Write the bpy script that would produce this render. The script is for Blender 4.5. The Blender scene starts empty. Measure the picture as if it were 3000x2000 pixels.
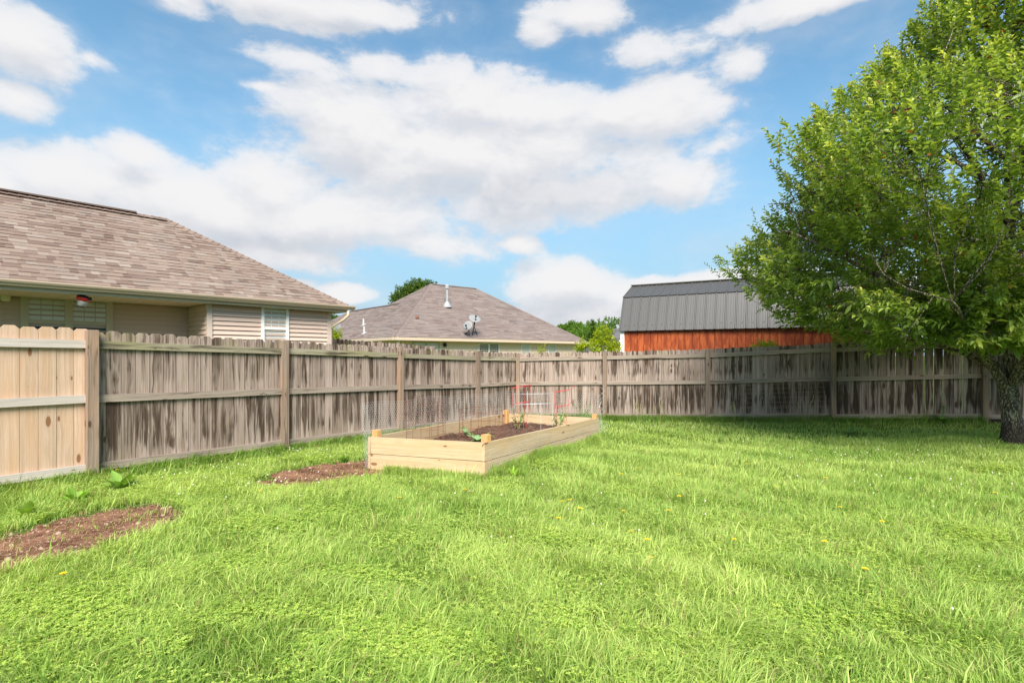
import bpy, math, random
import numpy as np
from mathutils import Vector, Matrix
random.seed(7)
RS = np.random.RandomState(11)
R = math.radians
S = bpy.context.scene
COL = S.collection

# ------------------------------------------------------------------ camera
CAMH = 1.43
F = 1200.0                       # focal length in photo-reading pixels (2352 wide)
cam_d = bpy.data.cameras.new("camera"); cam = bpy.data.objects.new("camera", cam_d); COL.objects.link(cam)
cam.location = (0, 0, CAMH); cam.rotation_euler = (R(90), 0, 0)
cam_d.lens = F / 2352 * 36; cam_d.sensor_width = 36; cam_d.shift_y = 31 / 2352
cam_d.clip_start = 0.05; cam_d.clip_end = 3000
S.camera = cam

# ------------------------------------------------------------------ view, sun, sky
S.view_settings.view_transform = 'Standard'; S.view_settings.look = 'None'
S.view_settings.exposure = 0.9; S.view_settings.gamma = 1
SUNV = Vector((0.03, -0.73, 0.68)).normalized()
sl = bpy.data.lights.new("sun", 'SUN'); sl.energy = 4.8; sl.angle = R(32); sl.color = (1.0, 0.92, 0.82)
so = bpy.data.objects.new("sun", sl); COL.objects.link(so)
so.rotation_euler = (-SUNV).to_track_quat('-Z', 'Y').to_euler()

class NT:
    """small helper for node trees"""
    def __init__(s, tree): s.t = tree
    def n(s, typ, ins=None, **props):
        nd = s.t.nodes.new(typ)
        for k, v in props.items(): setattr(nd, k, v)
        for k, v in (ins or {}).items():
            sock = nd.inputs[k]
            if hasattr(v, 'is_output'): s.t.links.new(v, sock)
            else: sock.default_value = v
        return nd
    def m(s, op, *a, clamp=False):
        nd = s.t.nodes.new('ShaderNodeMath'); nd.operation = op; nd.use_clamp = clamp
        for i, v in enumerate(a):
            if hasattr(v, 'is_output'): s.t.links.new(v, nd.inputs[i])
            else: nd.inputs[i].default_value = v
        return nd.outputs[0]
    def v(s, op, *a):
        nd = s.t.nodes.new('ShaderNodeVectorMath'); nd.operation = op
        for i, v in enumerate(a):
            if hasattr(v, 'is_output'): s.t.links.new(v, nd.inputs[i])
            else: nd.inputs[i].default_value = v
        return nd.outputs['Value'] if op in ('LENGTH', 'DOT_PRODUCT', 'DISTANCE') else nd.outputs[0]
    def mix(s, f, a, b, blend='MIX'):
        nd = s.t.nodes.new('ShaderNodeMix'); nd.data_type = 'RGBA'; nd.blend_type = blend
        for sock, v in ((nd.inputs[0], f), (nd.inputs[6], a), (nd.inputs[7], b)):
            if hasattr(v, 'is_output'): s.t.links.new(v, sock)
            elif isinstance(v, (int, float)): sock.default_value = v
            else: sock.default_value = tuple(v) + ((1,) if len(v) == 3 else ())
        return nd.outputs[2]
    def step(s, x, lo, hi):          # smoothstep
        nd = s.n('ShaderNodeMapRange', {0: x, 1: lo, 2: hi, 3: 0.0, 4: 1.0}, interpolation_type='SMOOTHSTEP')
        return nd.outputs[0]
    def noise(s, vec, scale, detail=3, rough=0.5, dist=0.0):
        return s.n('ShaderNodeTexNoise', {'Vector': vec, 'Scale': scale, 'Detail': detail, 'Roughness': rough, 'Distortion': dist}).outputs[0]
    def xyz(s, x, y, z): return s.n('ShaderNodeCombineXYZ', {0: x, 1: y, 2: z}).outputs[0]

def build_world():
    w = bpy.data.worlds.new("World"); S.world = w; w.use_nodes = True
    t = w.node_tree
    for nd in list(t.nodes): t.nodes.remove(nd)
    g = NT(t)
    sky = t.nodes.new('ShaderNodeTexSky'); sky.sky_type = 'NISHITA'; sky.sun_disc = False
    sky.sun_elevation = math.asin(SUNV.z); sky.sun_rotation = math.atan2(SUNV.x, SUNV.y)
    sky.altitude = 200; sky.air_density = 1.0; sky.dust_density = 0.6; sky.ozone_density = 1.6
    d = g.n('ShaderNodeTexCoord').outputs['Generated']
    sp = g.n('ShaderNodeSeparateXYZ', {0: d})
    hor = g.m('SQRT', g.m('ADD', g.m('MULTIPLY', sp.outputs[0], sp.outputs[0]), g.m('MULTIPLY', sp.outputs[1], sp.outputs[1])))
    el = g.m('DIVIDE', sp.outputs[2], g.m('MAXIMUM', hor, 0.02))
    az = g.m('ARCTAN2', sp.outputs[0], sp.outputs[1])
    P = g.xyz(az, el, 0.0)
    # slow warp plus puffy edges
    nz = g.n('ShaderNodeTexNoise', {'Vector': P, 'Scale': 3.2, 'Detail': 3.0})
    warp = g.v('MULTIPLY', g.v('SUBTRACT', nz.outputs[1], (0.5, 0.5, 0.5)), (0.10, 0.06, 0.0))
    Pw = g.v('ADD', P, warp)
    def conv(b):
        x, y, rx, ry = b[:4]; wt = b[4] if len(b) > 4 else 1.0
        u = (x - 1176) / F; v = (815 - y) / F
        return math.atan(u), v / math.sqrt(1 + u * u), rx / F / (1 + u * u), ry / F / math.sqrt(1 + u * u), wt
    def field(blobs, src):
        acc = None
        for b in blobs:
            ax, ey, rx, ry, wt = conv(b)
            q = g.v('MULTIPLY', g.v('SUBTRACT', src, (ax, ey, 0)), (1 / rx, 1 / ry, 0))
            f = g.m('MULTIPLY', g.m('SUBTRACT', 1.25, g.v('LENGTH', q)), wt)
            acc = f if acc is None else g.m('SMOOTH_MAX', acc, f, 0.25)
        return acc
    CL = [(1060, 235, 190, 100), (820, 300, 220, 115), (1400, 262, 240, 85), (1180, 250, 330, 70), (1090, 360, 470, 150), (1230, 450, 330, 85),
          (640, 430, 150, 95), (780, 510, 360, 85), (1560, 430, 110, 60, .8), (450, 480, 260, 95), (150, 410, 260, 90), (310, 350, 110, 40, .8),
          (-40, 430, 220, 120), (60, 115, 170, 100), (10, 235, 110, 55, .9), (640, 5, 290, 60), (820, 20, 210, 48), (400, -10, 90, 45, .8),
          (640, 130, 100, 36, .55), (865, 150, 75, 55, .6), (1330, 30, 120, 48), (1240, 75, 55, 38, .9), (1480, 125, 140, 52, .55),
          (1700, 150, 100, 55, .6), (1850, 0, 220, 48), (1300, 655, 160, 72), (1190, 560, 60, 24, .8), (1640, 640, 230, 28),
          (1480, 665, 120, 42), (1390, 730, 330, 62), (800, 668, 75, 28, .9), (690, 648, 60, 18, .6), (620, 575, 280, 50, .85),
          (1640, 345, 70, 32, .5), (600, 210, 60, 12, .45), (220, 150, 60, 30, .5), (2100, 690, 400, 70, .9), (2500, 200, 400, 90, .8), (960, 560, 230, 40, .8)]
    stretch = lambda q: g.v('MULTIPLY', q, (1.0, 1.55, 1.0))
    Pu = g.v('ADD', Pw, (0.006, 0.038, 0.0))             # a little higher up, for shading
    n2 = g.noise(stretch(Pw), 2.2, 4, 0.5)
    behind = g.step(g.m('ABSOLUTE', az), 1.15, 1.6)      # ordinary broken cloud all round the rest of the sky
    back = g.m('MULTIPLY', behind, g.m('MULTIPLY', g.m('SUBTRACT', n2, 0.47), 9.0))
    def density(q, det):
        nA = g.noise(stretch(q), 4.6, det, 0.60); nB = g.noise(stretch(q), 14.0, det, 0.62)
        d_ = g.m('ADD', g.m('ADD', field(CL, q), back), g.m('MULTIPLY', g.m('SUBTRACT', nA, 0.5), 2.3))
        return g.m('ADD', d_, g.m('MULTIPLY', g.m('SUBTRACT', nB, 0.5), 0.75))
    D = density(Pw, 8); Du = density(Pu, 4)
    mask = g.m('ADD', g.m('MULTIPLY', g.step(D, 0.08, 0.50), .62), g.m('MULTIPLY', g.step(D, -0.40, 1.0), .38))
    thin = g.m('MULTIPLY', g.step(g.noise(stretch(Pw), 2.6, 5, 0.6), 0.42, 0.72), 0.36)      # veil of thin cloud
    mask = g.m('MAXIMUM', mask, thin)
    GR = [(1220, 455, 330, 60), (1330, 745, 420, 60), (700, 40, 180, 30), (830, 400, 120, 40, .6), (350, 480, 200, 50, .6), (620, 560, 300, 40, .7),
          (60, 140, 100, 40, .6), (1350, 350, 200, 30, .5), (1640, 665, 200, 20, .8)]
    Gr = g.m('ADD', field(GR, Pw), g.m('MULTIPLY', g.m('SUBTRACT', g.noise(Pw, 7.0, 5, .55), 0.5), 1.8))
    grey = g.m('MULTIPLY', g.step(Gr, 0.0, 1.3), 0.50)
    under = g.m('MULTIPLY', g.step(g.m('SUBTRACT', Du, D), -0.45, 0.55), 0.55)
    bright = g.mix(g.m('ADD', grey, under, clamp=True), (5.75, 5.7, 5.75), (3.75, 3.95, 4.35))
    sc = g.mix(1.0, sky.outputs[0], (1.08, 1.42, 1.34), 'MULTIPLY')
    low = g.m('SUBTRACT', 1.0, g.step(el, 0.02, 0.50))
    sc = g.mix(g.m('MULTIPLY', low, 0.9), sc, (2.2, 3.45, 4.6))
    colr = g.mix(mask, sc, bright)
    bg = g.n('ShaderNodeBackground', {'Color': colr, 'Strength': 0.085})
    out = t.nodes.new('ShaderNodeOutputWorld'); t.links.new(bg.outputs[0], out.inputs[0])
    w.cycles.sampling_method = 'MANUAL'; w.cycles.sample_map_resolution = 512
build_world()

# ------------------------------------------------------------------ helpers
def link(o): COL.objects.link(o); return o
def tag(o, label=None, cat=None, group=None, kind=None):
    if label: o['label'] = label
    if cat: o['category'] = cat
    if group: o['group'] = group
    if kind: o['kind'] = kind
    return o
def thing(name, label, cat, loc=(0, 0, 0), group=None):
    o = link(bpy.data.objects.new(name, None)); o.location = loc; o.empty_display_size = .1
    return tag(o, label, cat, group)
bpy_update = lambda: bpy.context.view_layer.update()
def put(o, parent):
    if parent is not None:
        o.parent = parent
        L = Vector(parent.location)
        if parent.parent is not None: L = Vector((0, 0, 0)) if parent.type == 'MESH' else L
        if parent.type == 'EMPTY': o.matrix_parent_inverse = Matrix.Translation(-L)
    return o

def at(px, py, Y): return Vector(((px - 1176) / F * Y, Y, CAMH - (py - 815) / F * Y))
GCP = np.array([(-6.2, 3.98, .03), (-4.86, 6.02, 0), (-3.53, 8.06, -.05), (-2.19, 10.1, -.12), (-.86, 12.1, -.19), (.12, 13.45, -.26),
                (2.3, 12.9, -.18), (4.57, 12.15, -.145), (6.87, 11.2, 0), (9.39, 10.4, .087), (-1.9, 6.9, -.12), (-.32, 6.15, -.02),
                (1.68, 10.1, -.19), (-.12, 10.8, -.2), (7.66, 8, .08), (0, 3, 0), (-3, 3, 0), (3, 3, 0), (5, 5, .02), (2.5, 6, -.03), (0, 0, 0), (10, 3, .1),
                (5, 9, -.06), (3.5, 10.5, -.14), (-3.5, 4.5, 0), (-8, 10, 0), (-5, 14, -.1), (0, 18, -.3), (6, 17, -.2), (12, 14, .1)])
def gz(x, y):
    x = np.asarray(x, float); y = np.asarray(y, float)
    w = np.full(x.shape, 1e-3); s = w * -0.12
    for cx, cy, cz in GCP:
        k = np.exp(-((x - cx) ** 2 + (y - cy) ** 2) / (2 * 1.15 ** 2)); w = w + k; s = s + k * cz
    return s / w + 0.008 * np.sin(x * 2.3 + 1) * np.sin(y * 1.9) + 0.006 * np.sin(x * 5.1 + y * 3.3)
def G(x, y): return float(gz(x, y))
def ground_at(px, py):
    Y = 5.0
    for _ in range(12):
        Y = (CAMH - G((px - 1176) / F * Y, Y)) * F / (py - 815)
    return ((px - 1176) / F * Y, Y)

def fast_mesh(name, V, faces_flat, starts, totals, mats, cols=None, smooth=False, midx=None):
    me = bpy.data.meshes.new(name)
    V = np.ascontiguousarray(V, np.float32)
    me.vertices.add(len(V)); me.vertices.foreach_set('co', V.ravel())
    me.loops.add(len(faces_flat)); me.loops.foreach_set('vertex_index', np.asarray(faces_flat, np.int32))
    me.polygons.add(len(starts)); me.polygons.foreach_set('loop_start', np.asarray(starts, np.int32))
    me.polygons.foreach_set('loop_total', np.asarray(totals, np.int32))
    if smooth: me.polygons.foreach_set('use_smooth', np.ones(len(starts), bool))
    if midx is not None: me.polygons.foreach_set('material_index', np.asarray(midx, np.int32))
    me.update(calc_edges=True)
    if cols is not None:
        c = np.ones((len(V), 4), np.float32); c[:, :3] = cols
        a = me.color_attributes.new('col', 'FLOAT_COLOR', 'POINT'); a.data.foreach_set('color', c.ravel())
    for m in (mats if isinstance(mats, (list, tuple)) else [mats]): me.materials.append(m)
    return me

class MB:
    """collects polygons; uv = metres along the grain, rnd per piece"""
    def __init__(s): s.v = []; s.f = []; s.uv = []; s.loc = []; s.rnd = []; s.mi = []
    def poly(s, pts, uvs=None, locs=None, rnd=(0, 0, 0), mi=0):
        b = len(s.v); s.v += [tuple(p) for p in pts]; s.f.append(list(range(b, b + len(pts))))
        s.uv += uvs if uvs else [(0, 0)] * len(pts); s.loc += locs if locs else [(0, 0)] * len(pts)
        s.rnd += [rnd] * len(pts); s.mi.append(mi)
    def prism(s, outline, O, A, B, N, thk, rnd=None, mi=0, h0=0.0, nofs=0.0, wid=None):
        """outline: (a,b) CCW seen from +N; extruded from nofs to nofs+thk along N; grain along B"""
        O, A, B, N = map(Vector, (O, A, B, N))
        rnd = rnd or (random.random(), random.random(), random.random())
        ua = rnd[0] * 37.0; ub = rnd[1] * 53.0
        wid = wid or max(1e-4, max(a for a, b in outline))
        P = lambda a, b, n: O + A * a + B * b + N * n
        n0, n1 = nofs, nofs + thk
        U = [(a + ua, b + ub) for a, b in outline]; L = [(a / wid, b + h0) for a, b in outline]
        s.poly([P(a, b, n1) for a, b in outline], U, L, rnd, mi)
        s.poly([P(a, b, n0) for a, b in outline][::-1], U[::-1], L[::-1], rnd, mi)
        k = len(outline)
        for i in range(k):
            j = (i + 1) % k; a0, b0 = outline[i]; a1, b1 = outline[j]
            s.poly([P(a0, b0, n0), P(a1, b1, n0), P(a1, b1, n1), P(a0, b0, n1)],
                   [(a0 + ua, b0 + ub), (a1 + ua, b1 + ub), (a1 + ua + thk, b1 + ub), (a0 + ua + thk, b0 + ub)],
                   [(a0 / wid, b0 + h0), (a1 / wid, b1 + h0), (a1 / wid, b1 + h0), (a0 / wid, b0 + h0)], rnd, mi)
    def box(s, c, sx, sy, sz, rnd=None, mi=0, X=(1, 0, 0), Y=(0, 1, 0), Z=(0, 0, 1)):
        X, Y, Z, c = Vector(X), Vector(Y), Vector(Z), Vector(c)
        if sz >= sx:
            s.prism([(0, 0), (sx, 0), (sx, sz), (0, sz)], c - X * sx / 2 - Z * sz / 2 + Y * sy / 2, X, Z, -Y, sy, rnd, mi)
        else:
            s.prism([(0, 0), (sz, 0), (sz, sx), (0, sx)], c - X * sx / 2 - Z * sz / 2 - Y * sy / 2, Z, X, Y, sy, rnd, mi)
    def beam(s, p, q, wid, thk, N, rnd=None, mi=0, ext=0):
        """board from p to q (centre line of its back face); wid measured square to N, thk along N"""
        p, q = Vector(p), Vector(q); B = (q - p); L = B.length; B /= L; N = Vector(N); N = (N - B * N.dot(B)).normalized(); A = B.cross(N)
        s.prism([(0, -ext), (wid, -ext), (wid, L + ext), (0, L + ext)], p - A * wid / 2, A, B, N, thk, rnd, mi)
    def tube(s, pts, r, sides=6, rnd=None, mi=0, cap=True):
        pts = [Vector(p) for p in pts]; rr = r if isinstance(r, (list, tuple)) else [r] * len(pts)
        rnd = rnd or (random.random(),) * 3
        rings = []; T = None; dist = 0
        up = Vector((0.01, 0.02, 1)).normalized()
        for i, p in enumerate(pts):
            d = (pts[min(i + 1, len(pts) - 1)] - pts[max(i - 1, 0)])
            d = d.normalized() if d.length > 1e-9 else Vector((0, 0, 1))
            if T is None: T = d.cross(up if abs(d.z) < .95 else Vector((1, 0, 0))).normalized()
            else: T = (T - d * T.dot(d)); T = T.normalized() if T.length > 1e-6 else d.orthogonal().normalized()
            Bn = d.cross(T)
            if i: dist += (pts[i] - pts[i - 1]).length
            rings.append(([p + (T * math.cos(2 * math.pi * k / sides) + Bn * math.sin(2 * math.pi * k / sides)) * rr[i] for k in range(sides)], dist))
        b = len(s.v)
        for ring, dd in rings:
            for k, p in enumerate(ring):
                s.v.append(tuple(p)); s.uv.append((k / sides * 6.28 * rr[0] + rnd[0] * 9, dd + rnd[1] * 9)); s.loc.append((k / sides, dd)); s.rnd.append(rnd)
        for i in range(len(rings) - 1):
            for k in range(sides):
                k2 = (k + 1) % sides
                s.f.append([b + i * sides + k, b + i * sides + k2, b + (i + 1) * sides + k2, b + (i + 1) * sides + k]); s.mi.append(mi)
        if cap:
            s.f.append([b + k for k in range(sides)][::-1]); s.mi.append(mi)
            s.f.append([b + (len(rings) - 1) * sides + k for k in range(sides)]); s.mi.append(mi)
    def lathe(s, c, prof, sides=20, axis=(0, 0, 1), rnd=None, mi=0):
        ax = Vector(axis).normalized(); T = ax.orthogonal().normalized(); Bn = ax.cross(T); c = Vector(c); rnd = rnd or (.5, .5, .5)
        b = len(s.v)
        for r, z in prof:
            for k in range(sides):
                a = 2 * math.pi * k / sides
                s.v.append(tuple(c + ax * z + (T * math.cos(a) + Bn * math.sin(a)) * r)); s.uv.append((a * r, z)); s.loc.append((k / sides, z)); s.rnd.append(rnd)
        for i in range(len(prof) - 1):
            for k in range(sides):
                k2 = (k + 1) % sides
                s.f.append([b + i * sides + k, b + i * sides + k2, b + (i + 1) * sides + k2, b + (i + 1) * sides + k]); s.mi.append(mi)
        s.f.append([b + k for k in range(sides)][::-1]); s.mi.append(mi)
        s.f.append([b + (len(prof) - 1) * sides + k for k in range(sides)]); s.mi.append(mi)
    def build(s, name, mats, parent=None, smooth=False, bevel=0):
        me = bpy.data.meshes.new(name)
        me.from_pydata(s.v, [], s.f)
        idx = np.empty(len(me.loops), np.int32); me.loops.foreach_get('vertex_index', idx)
        for nm, arr in (('UVMap', s.uv), ('loc', s.loc)):
            l = me.uv_layers.new(name=nm); l.data.foreach_set('uv', np.asarray(arr, np.float32)[idx].ravel())
        c = np.ones((len(s.v), 4), np.float32); c[:, :3] = np.asarray(s.rnd, np.float32)
        a = me.color_attributes.new('rnd', 'FLOAT_COLOR', 'POINT'); a.data.foreach_set('color', c.ravel())
        me.polygons.foreach_set('material_index', np.asarray(s.mi, np.int32))
        if smooth: me.polygons.foreach_set('use_smooth', np.ones(len(me.polygons), bool))
        for m in (mats if isinstance(mats, (list, tuple)) else [mats]): me.materials.append(m)
        me.update()
        o = link(bpy.data.objects.new(name, me)); put(o, parent)
        return o

# ------------------------------------------------------------------ materials
def new_mat(name):
    m = bpy.data.materials.new(name); m.use_nodes = True; t = m.node_tree
    for nd in list(t.nodes): t.nodes.remove(nd)
    g = NT(t); out = t.nodes.new('ShaderNodeOutputMaterial')
    return m, g, out
def principled(g, out, color, rough=.7, bump=None, bstr=.3, bdist=.01, spec=.3, metal=0, **kw):
    ins = {'Base Color': color if hasattr(color, 'is_output') else tuple(color) + (1,), 'Roughness': rough, 'Specular IOR Level': spec, 'Metallic': metal}
    ins.update(kw)
    p = g.n('ShaderNodeBsdfPrincipled', ins)
    if bump is not None:
        b = g.n('ShaderNodeBump', {'Strength': bstr, 'Distance': bdist, 'Height': bump})
        g.t.links.new(b.outputs[0], p.inputs['Normal'])
    g.t.links.new(p.outputs[0], out.inputs[0]); return p

def simple(name, col, rough=.6, var=.12, scale=8.0, spec=.3, metal=0, bstr=.15):
    m, g, out = new_mat(name)
    co = g.n('ShaderNodeTexCoord').outputs['Object']
    n = g.noise(co, scale, 5, .6)
    c = g.mix(n, tuple(x * (1 - var) for x in col), tuple(min(1, x * (1 + var)) for x in col))
    principled(g, out, c, rough, g.noise(co, scale * 6, 3), bstr, .004, spec, metal)
    return m

def wood(name, light, mid, dark, stain=.5, green=.0, knots=1.0, fresh=0.0, tone=.35, orange=None):
    """weathered board: UVMap = (across, along) metres, loc = (0..1 across, height above ground), rnd per board"""
    m, g, out = new_mat(name)
    uv = g.n('ShaderNodeUVMap', uv_map='UVMap').outputs[0]; loc = g.n('ShaderNodeUVMap', uv_map='loc').outputs[0]
    rnd = g.n('ShaderNodeSeparateColor', {0: g.n('ShaderNodeAttribute', attribute_name='rnd').outputs['Color']})
    su = g.n('ShaderNodeSeparateXYZ', {0: uv}); sl_ = g.n('ShaderNodeSeparateXYZ', {0: loc})
    u, v, s_, h = su.outputs[0], su.outputs[1], sl_.outputs[0], sl_.outputs[1]
    # knots
    kv = g.n('ShaderNodeTexVoronoi', {'Vector': g.xyz(g.m('MULTIPLY', u, 9.0), g.m('MULTIPLY', v, 3.4), g.m('MULTIPLY', rnd.outputs[2], 30)), 'Scale': 1.0}, feature='F1')
    kc = g.n('ShaderNodeSeparateColor', {0: kv.outputs['Color']})
    kr = g.m('MULTIPLY', g.m('SUBTRACT', kc.outputs[0], 0.40), 0.42)       # only about half the cells hold a knot
    kd = kv.outputs['Distance']
    knot = g.m('MULTIPLY', g.m('SUBTRACT', 1.0, g.step(kd, g.m('MULTIPLY', kr, .75), g.m('MAXIMUM', kr, 0.0005))), g.step(kr, 0.0, 0.02))
    halo = g.m('MULTIPLY', g.m('SUBTRACT', 1.0, g.step(kd, 0.0, 0.55)), g.step(kr, 0.0, 0.05))
    # grain bends round the knots
    gu = g.m('ADD', u, g.m('MULTIPLY', halo, 0.018))
    wv = g.noise(g.xyz(g.m('MULTIPLY', u, 6.0), g.m('MULTIPLY', v, 1.3), rnd.outputs[0]), 1.0, 2)
    gu = g.m('ADD', gu, g.m('MULTIPLY', g.m('SUBTRACT', wv, .5), 0.03))
    fine = g.noise(g.xyz(g.m('MULTIPLY', gu, 210.0), g.m('MULTIPLY', v, 5.0), 0.0), 1.0, 3, .6)
    rings = g.noise(g.xyz(g.m('MULTIPLY', gu, 62.0), g.m('MULTIPLY', v, .9), rnd.outputs[1]), 1.0, 2, .5)
    band = g.noise(g.xyz(g.m('MULTIPLY', gu, 16.0), g.m('MULTIPLY', v, .55), g.m('MULTIPLY', rnd.outputs[0], 9)), 1.0, 3, .55)
    c = g.mix(g.step(g.m('ADD', g.m('MULTIPLY', rings, .6), g.m('MULTIPLY', band, .4)), .35, .66), light, mid)
    c = g.mix(g.m('MULTIPLY', g.step(fine, .45, .75), .45), c, tuple(x * .62 for x in mid))
    # whole-board tone
    c = g.mix(g.m('MULTIPLY', rnd.outputs[0], tone), c, tuple(x * .6 for x in mid))
    if orange: c = g.mix(g.m('MULTIPLY', g.step(g.noise(g.xyz(g.m('MULTIPLY', u, 5.0), g.m('MULTIPLY', v, .8), 3.0), 1.0, 2), .45, .7), .6), c, orange)
    if stain > 0:
        st2 = g.noise(g.xyz(g.m('MULTIPLY', gu, 55.0), g.m('MULTIPLY', v, 1.6), g.m('MULTIPLY', rnd.outputs[0], 20)), 1.0, 3, .6, .3)
        st = g.noise(g.xyz(g.m('MULTIPLY', gu, 13.0), g.m('MULTIPLY', v, 1.05), g.m('MULTIPLY', rnd.outputs[1], 20)), 1.0, 4, .60, .5)
        big = g.noise(g.n('ShaderNodeTexCoord').outputs['Object'], .9, 3, .6)
        edge = g.m('MULTIPLY', g.m('ABSOLUTE', g.m('SUBTRACT', s_, .5)), -.22)                     # stain keeps to the heart of a board
        lo = g.m('MULTIPLY', g.m('SUBTRACT', 1.0, g.step(h, 0.12, .42)), -.13)                      # washed clean by splash above the bottom rail
        rl = g.m('MULTIPLY', g.m('SUBTRACT', 1.0, g.step(g.m('ABSOLUTE', g.m('SUBTRACT', h, 1.02)), 0.0, .16)), -.10)
        bt = g.m('MULTIPLY', g.m('SUBTRACT', 1.0, g.step(h, .06, .1)), .2)
        hh = g.m('MULTIPLY', g.m('SUBTRACT', 1.0, g.step(h, .75, 1.0)), .05)
        tot = g.m('ADD', g.m('ADD', g.m('ADD', st, edge), g.m('ADD', lo, rl)), g.m('ADD', bt, hh))
        tot = g.m('ADD', tot, g.m('MULTIPLY', g.m('SUBTRACT', big, .5), .35))
        tot = g.m('ADD', tot, g.m('MULTIPLY', g.m('SUBTRACT', rnd.outputs[2], .5), .16))
        t0 = .585 - .2 * stain
        tot = g.m('ADD', tot, g.m('ADD', g.m('MULTIPLY', g.m('SUBTRACT', st2, .5), .38), g.m('MULTIPLY', halo, .09)))
        sm = g.step(tot, t0 - .02, t0 + .20)
        dk = g.mix(g.step(rings, .4, .65), tuple(x * 1.5 for x in dark), dark)
        c = g.mix(sm, c, dk)
    if green > 0:
        gm = g.noise(g.n('ShaderNodeTexCoord').outputs['Object'], 2.6, 4, .65)
        gh = g.m('ADD', g.step(h, 1.35, 1.75), g.m('SUBTRACT', 1.0, g.step(h, .0, .35)))
        c = g.mix(g.m('MULTIPLY', g.m('MULTIPLY', g.step(gm, .5, .72), g.m('ADD', gh, .12, clamp=True)), green), c, (.20, .22, .05))
    c = g.mix(g.m('MULTIPLY', halo, .35 * knots), c, tuple(x * .8 for x in mid))
    c = g.mix(g.m('MULTIPLY', knot, .9 * knots), c, (.075, .04, .022) if not fresh else (.20, .085, .035))
    if stain > .3 or fresh:
        seam = g.m('MULTIPLY', g.step(g.m('ABSOLUTE', g.m('SUBTRACT', s_, .5)), .462, .497), .6 if not fresh else .3)
        if fresh and name.startswith('fresh'): seam = 0.0
        c = g.mix(seam, c, tuple(x * 1.0 for x in dark))
    hgt = g.m('ADD', g.m('MULTIPLY', fine, .5), g.m('ADD', g.m('MULTIPLY', rings, .5), g.m('MULTIPLY', knot, -.8)))
    principled(g, out, c, .82, hgt, .35 if not fresh else .15, .003, .2)
    return m

M = {}
M['picket'] = wood('weathered_picket', (.47, .38, .33), (.265, .195, .155), (.05, .033, .024), .80, .35, tone=.5)
M['picket2'] = wood('weathered_picket_dark', (.44, .358, .318), (.24, .18, .145), (.036, .025, .018), .98, .25, tone=.55)
M['rail'] = wood('weathered_rail', (.40, .33, .275), (.26, .21, .17), (.085, .062, .047), .10, .0)
M['rail_green'] = wood('mossy_rail', (.40, .36, .27), (.25, .22, .15), (.06, .048, .032), .3, .0, orange=(.25, .25, .08))
M['newpicket'] = wood('new_picket', (.62, .46, .35), (.48, .33, .225), (.3, .18, .1), 0, 0, 1.0, 1, .3, orange=(.52, .31, .17))
M['newrail'] = wood('new_rail', (.58, .52, .47), (.44, .39, .345), (.2, .16, .12), 0, 0, .8, 0, .2)
M['post'] = wood('fence_post', (.36, .275, .215), (.18, .13, .098), (.08, .055, .04), .12, .0, orange=(.33, .21, .14))
M['pine'] = wood('fresh_pine', (.56, .425, .275), (.45, .325, .19), (.3, .18, .1), 0, 0, 1.0, 1, .12, orange=(.50, .34, .18))
M['pinepost'] = wood('pine_post', (.68, .40, .17), (.58, .31, .11), (.3, .18, .1), 0, 0, .6, 1, .1)

def foliage(name, trans=.35, gloss=.25, rough=.45, mult=(1, 1, 1)):
    m, g, out = new_mat(name)
    a = g.n('ShaderNodeAttribute', attribute_name='col').outputs['Color']
    c = g.mix(1.0, a, mult, 'MULTIPLY')
    ct = g.mix(1.0, c, (1.25, 1.2, .5), 'MULTIPLY')
    p = g.n('ShaderNodeBsdfPrincipled', {'Base Color': c, 'Roughness': rough, 'Specular IOR Level': gloss})
    tr = g.n('ShaderNodeBsdfTranslucent', {'Color': ct})
    mx = g.n('ShaderNodeMixShader', {0: trans, 1: p.outputs[0], 2: tr.outputs[0]})
    g.t.links.new(mx.outputs[0], out.inputs[0]); return m
M['grass'] = foliage('grass_blade', .42, .2, .5)
M['leaf'] = foliage('tree_leaf', .52, .45, .38)
M['weed'] = foliage('weed_leaf', .35, .3, .45)

def shingle(name, pal):
    m, g, out = new_mat(name)
    a = g.n('ShaderNodeSeparateColor', {0: g.n('ShaderNodeAttribute', attribute_name='rnd').outputs['Color']})
    r = g.n('ShaderNodeValToRGB', {0: a.outputs[0]}); cr = r.color_ramp
    while len(cr.elements) < len(pal): cr.elements.new(.5)
    for i, c in enumerate(pal): cr.elements[i].position = i / (len(pal) - 1); cr.elements[i].color = tuple(c) + (1,)
    co = g.n('ShaderNodeTexCoord').outputs['Object']
    gr = g.noise(co, 150, 2, .7)
    c = g.mix(g.m('MULTIPLY', g.step(gr, .35, .75), .35), r.outputs[0], tuple(x * .55 for x in pal[0]))
    c = g.mix(g.m('MULTIPLY', g.step(g.noise(co, .8, 4), .4, .7), .18), c, tuple(x * 1.25 for x in pal[-1]))
    principled(g, out, c, .9, gr, .5, .004, .15)
    return m
M['shingle'] = shingle('tan_shingle', [(.145, .10, .083), (.18, .128, .105), (.215, .158, .13), (.25, .19, .155), (.215, .172, .148), (.29, .235, .20)])
M['shingle2'] = shingle('grey_brown_shingle', [(.16, .12, .108), (.185, .142, .128), (.205, .16, .145), (.225, .18, .162), (.195, .165, .158), (.25, .205, .182)])
M['shingle3'] = shingle('grey_shingle', [(.09, .085, .09), (.11, .105, .11), (.13, .125, .13)])
M['siding'] = simple('tan_siding', (.60, .46, .38), .55, .05, 2.0)
M['siding2'] = simple('cream_siding', (.84, .64, .48), .55, .05, 2.0)
M['trim'] = simple('tan_trim', (.50, .43, .33), .5, .05, 3.0)
M['gutter'] = simple('tan_gutter', (.52, .41, .31), .4, .05, 3.0, .4)
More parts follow.
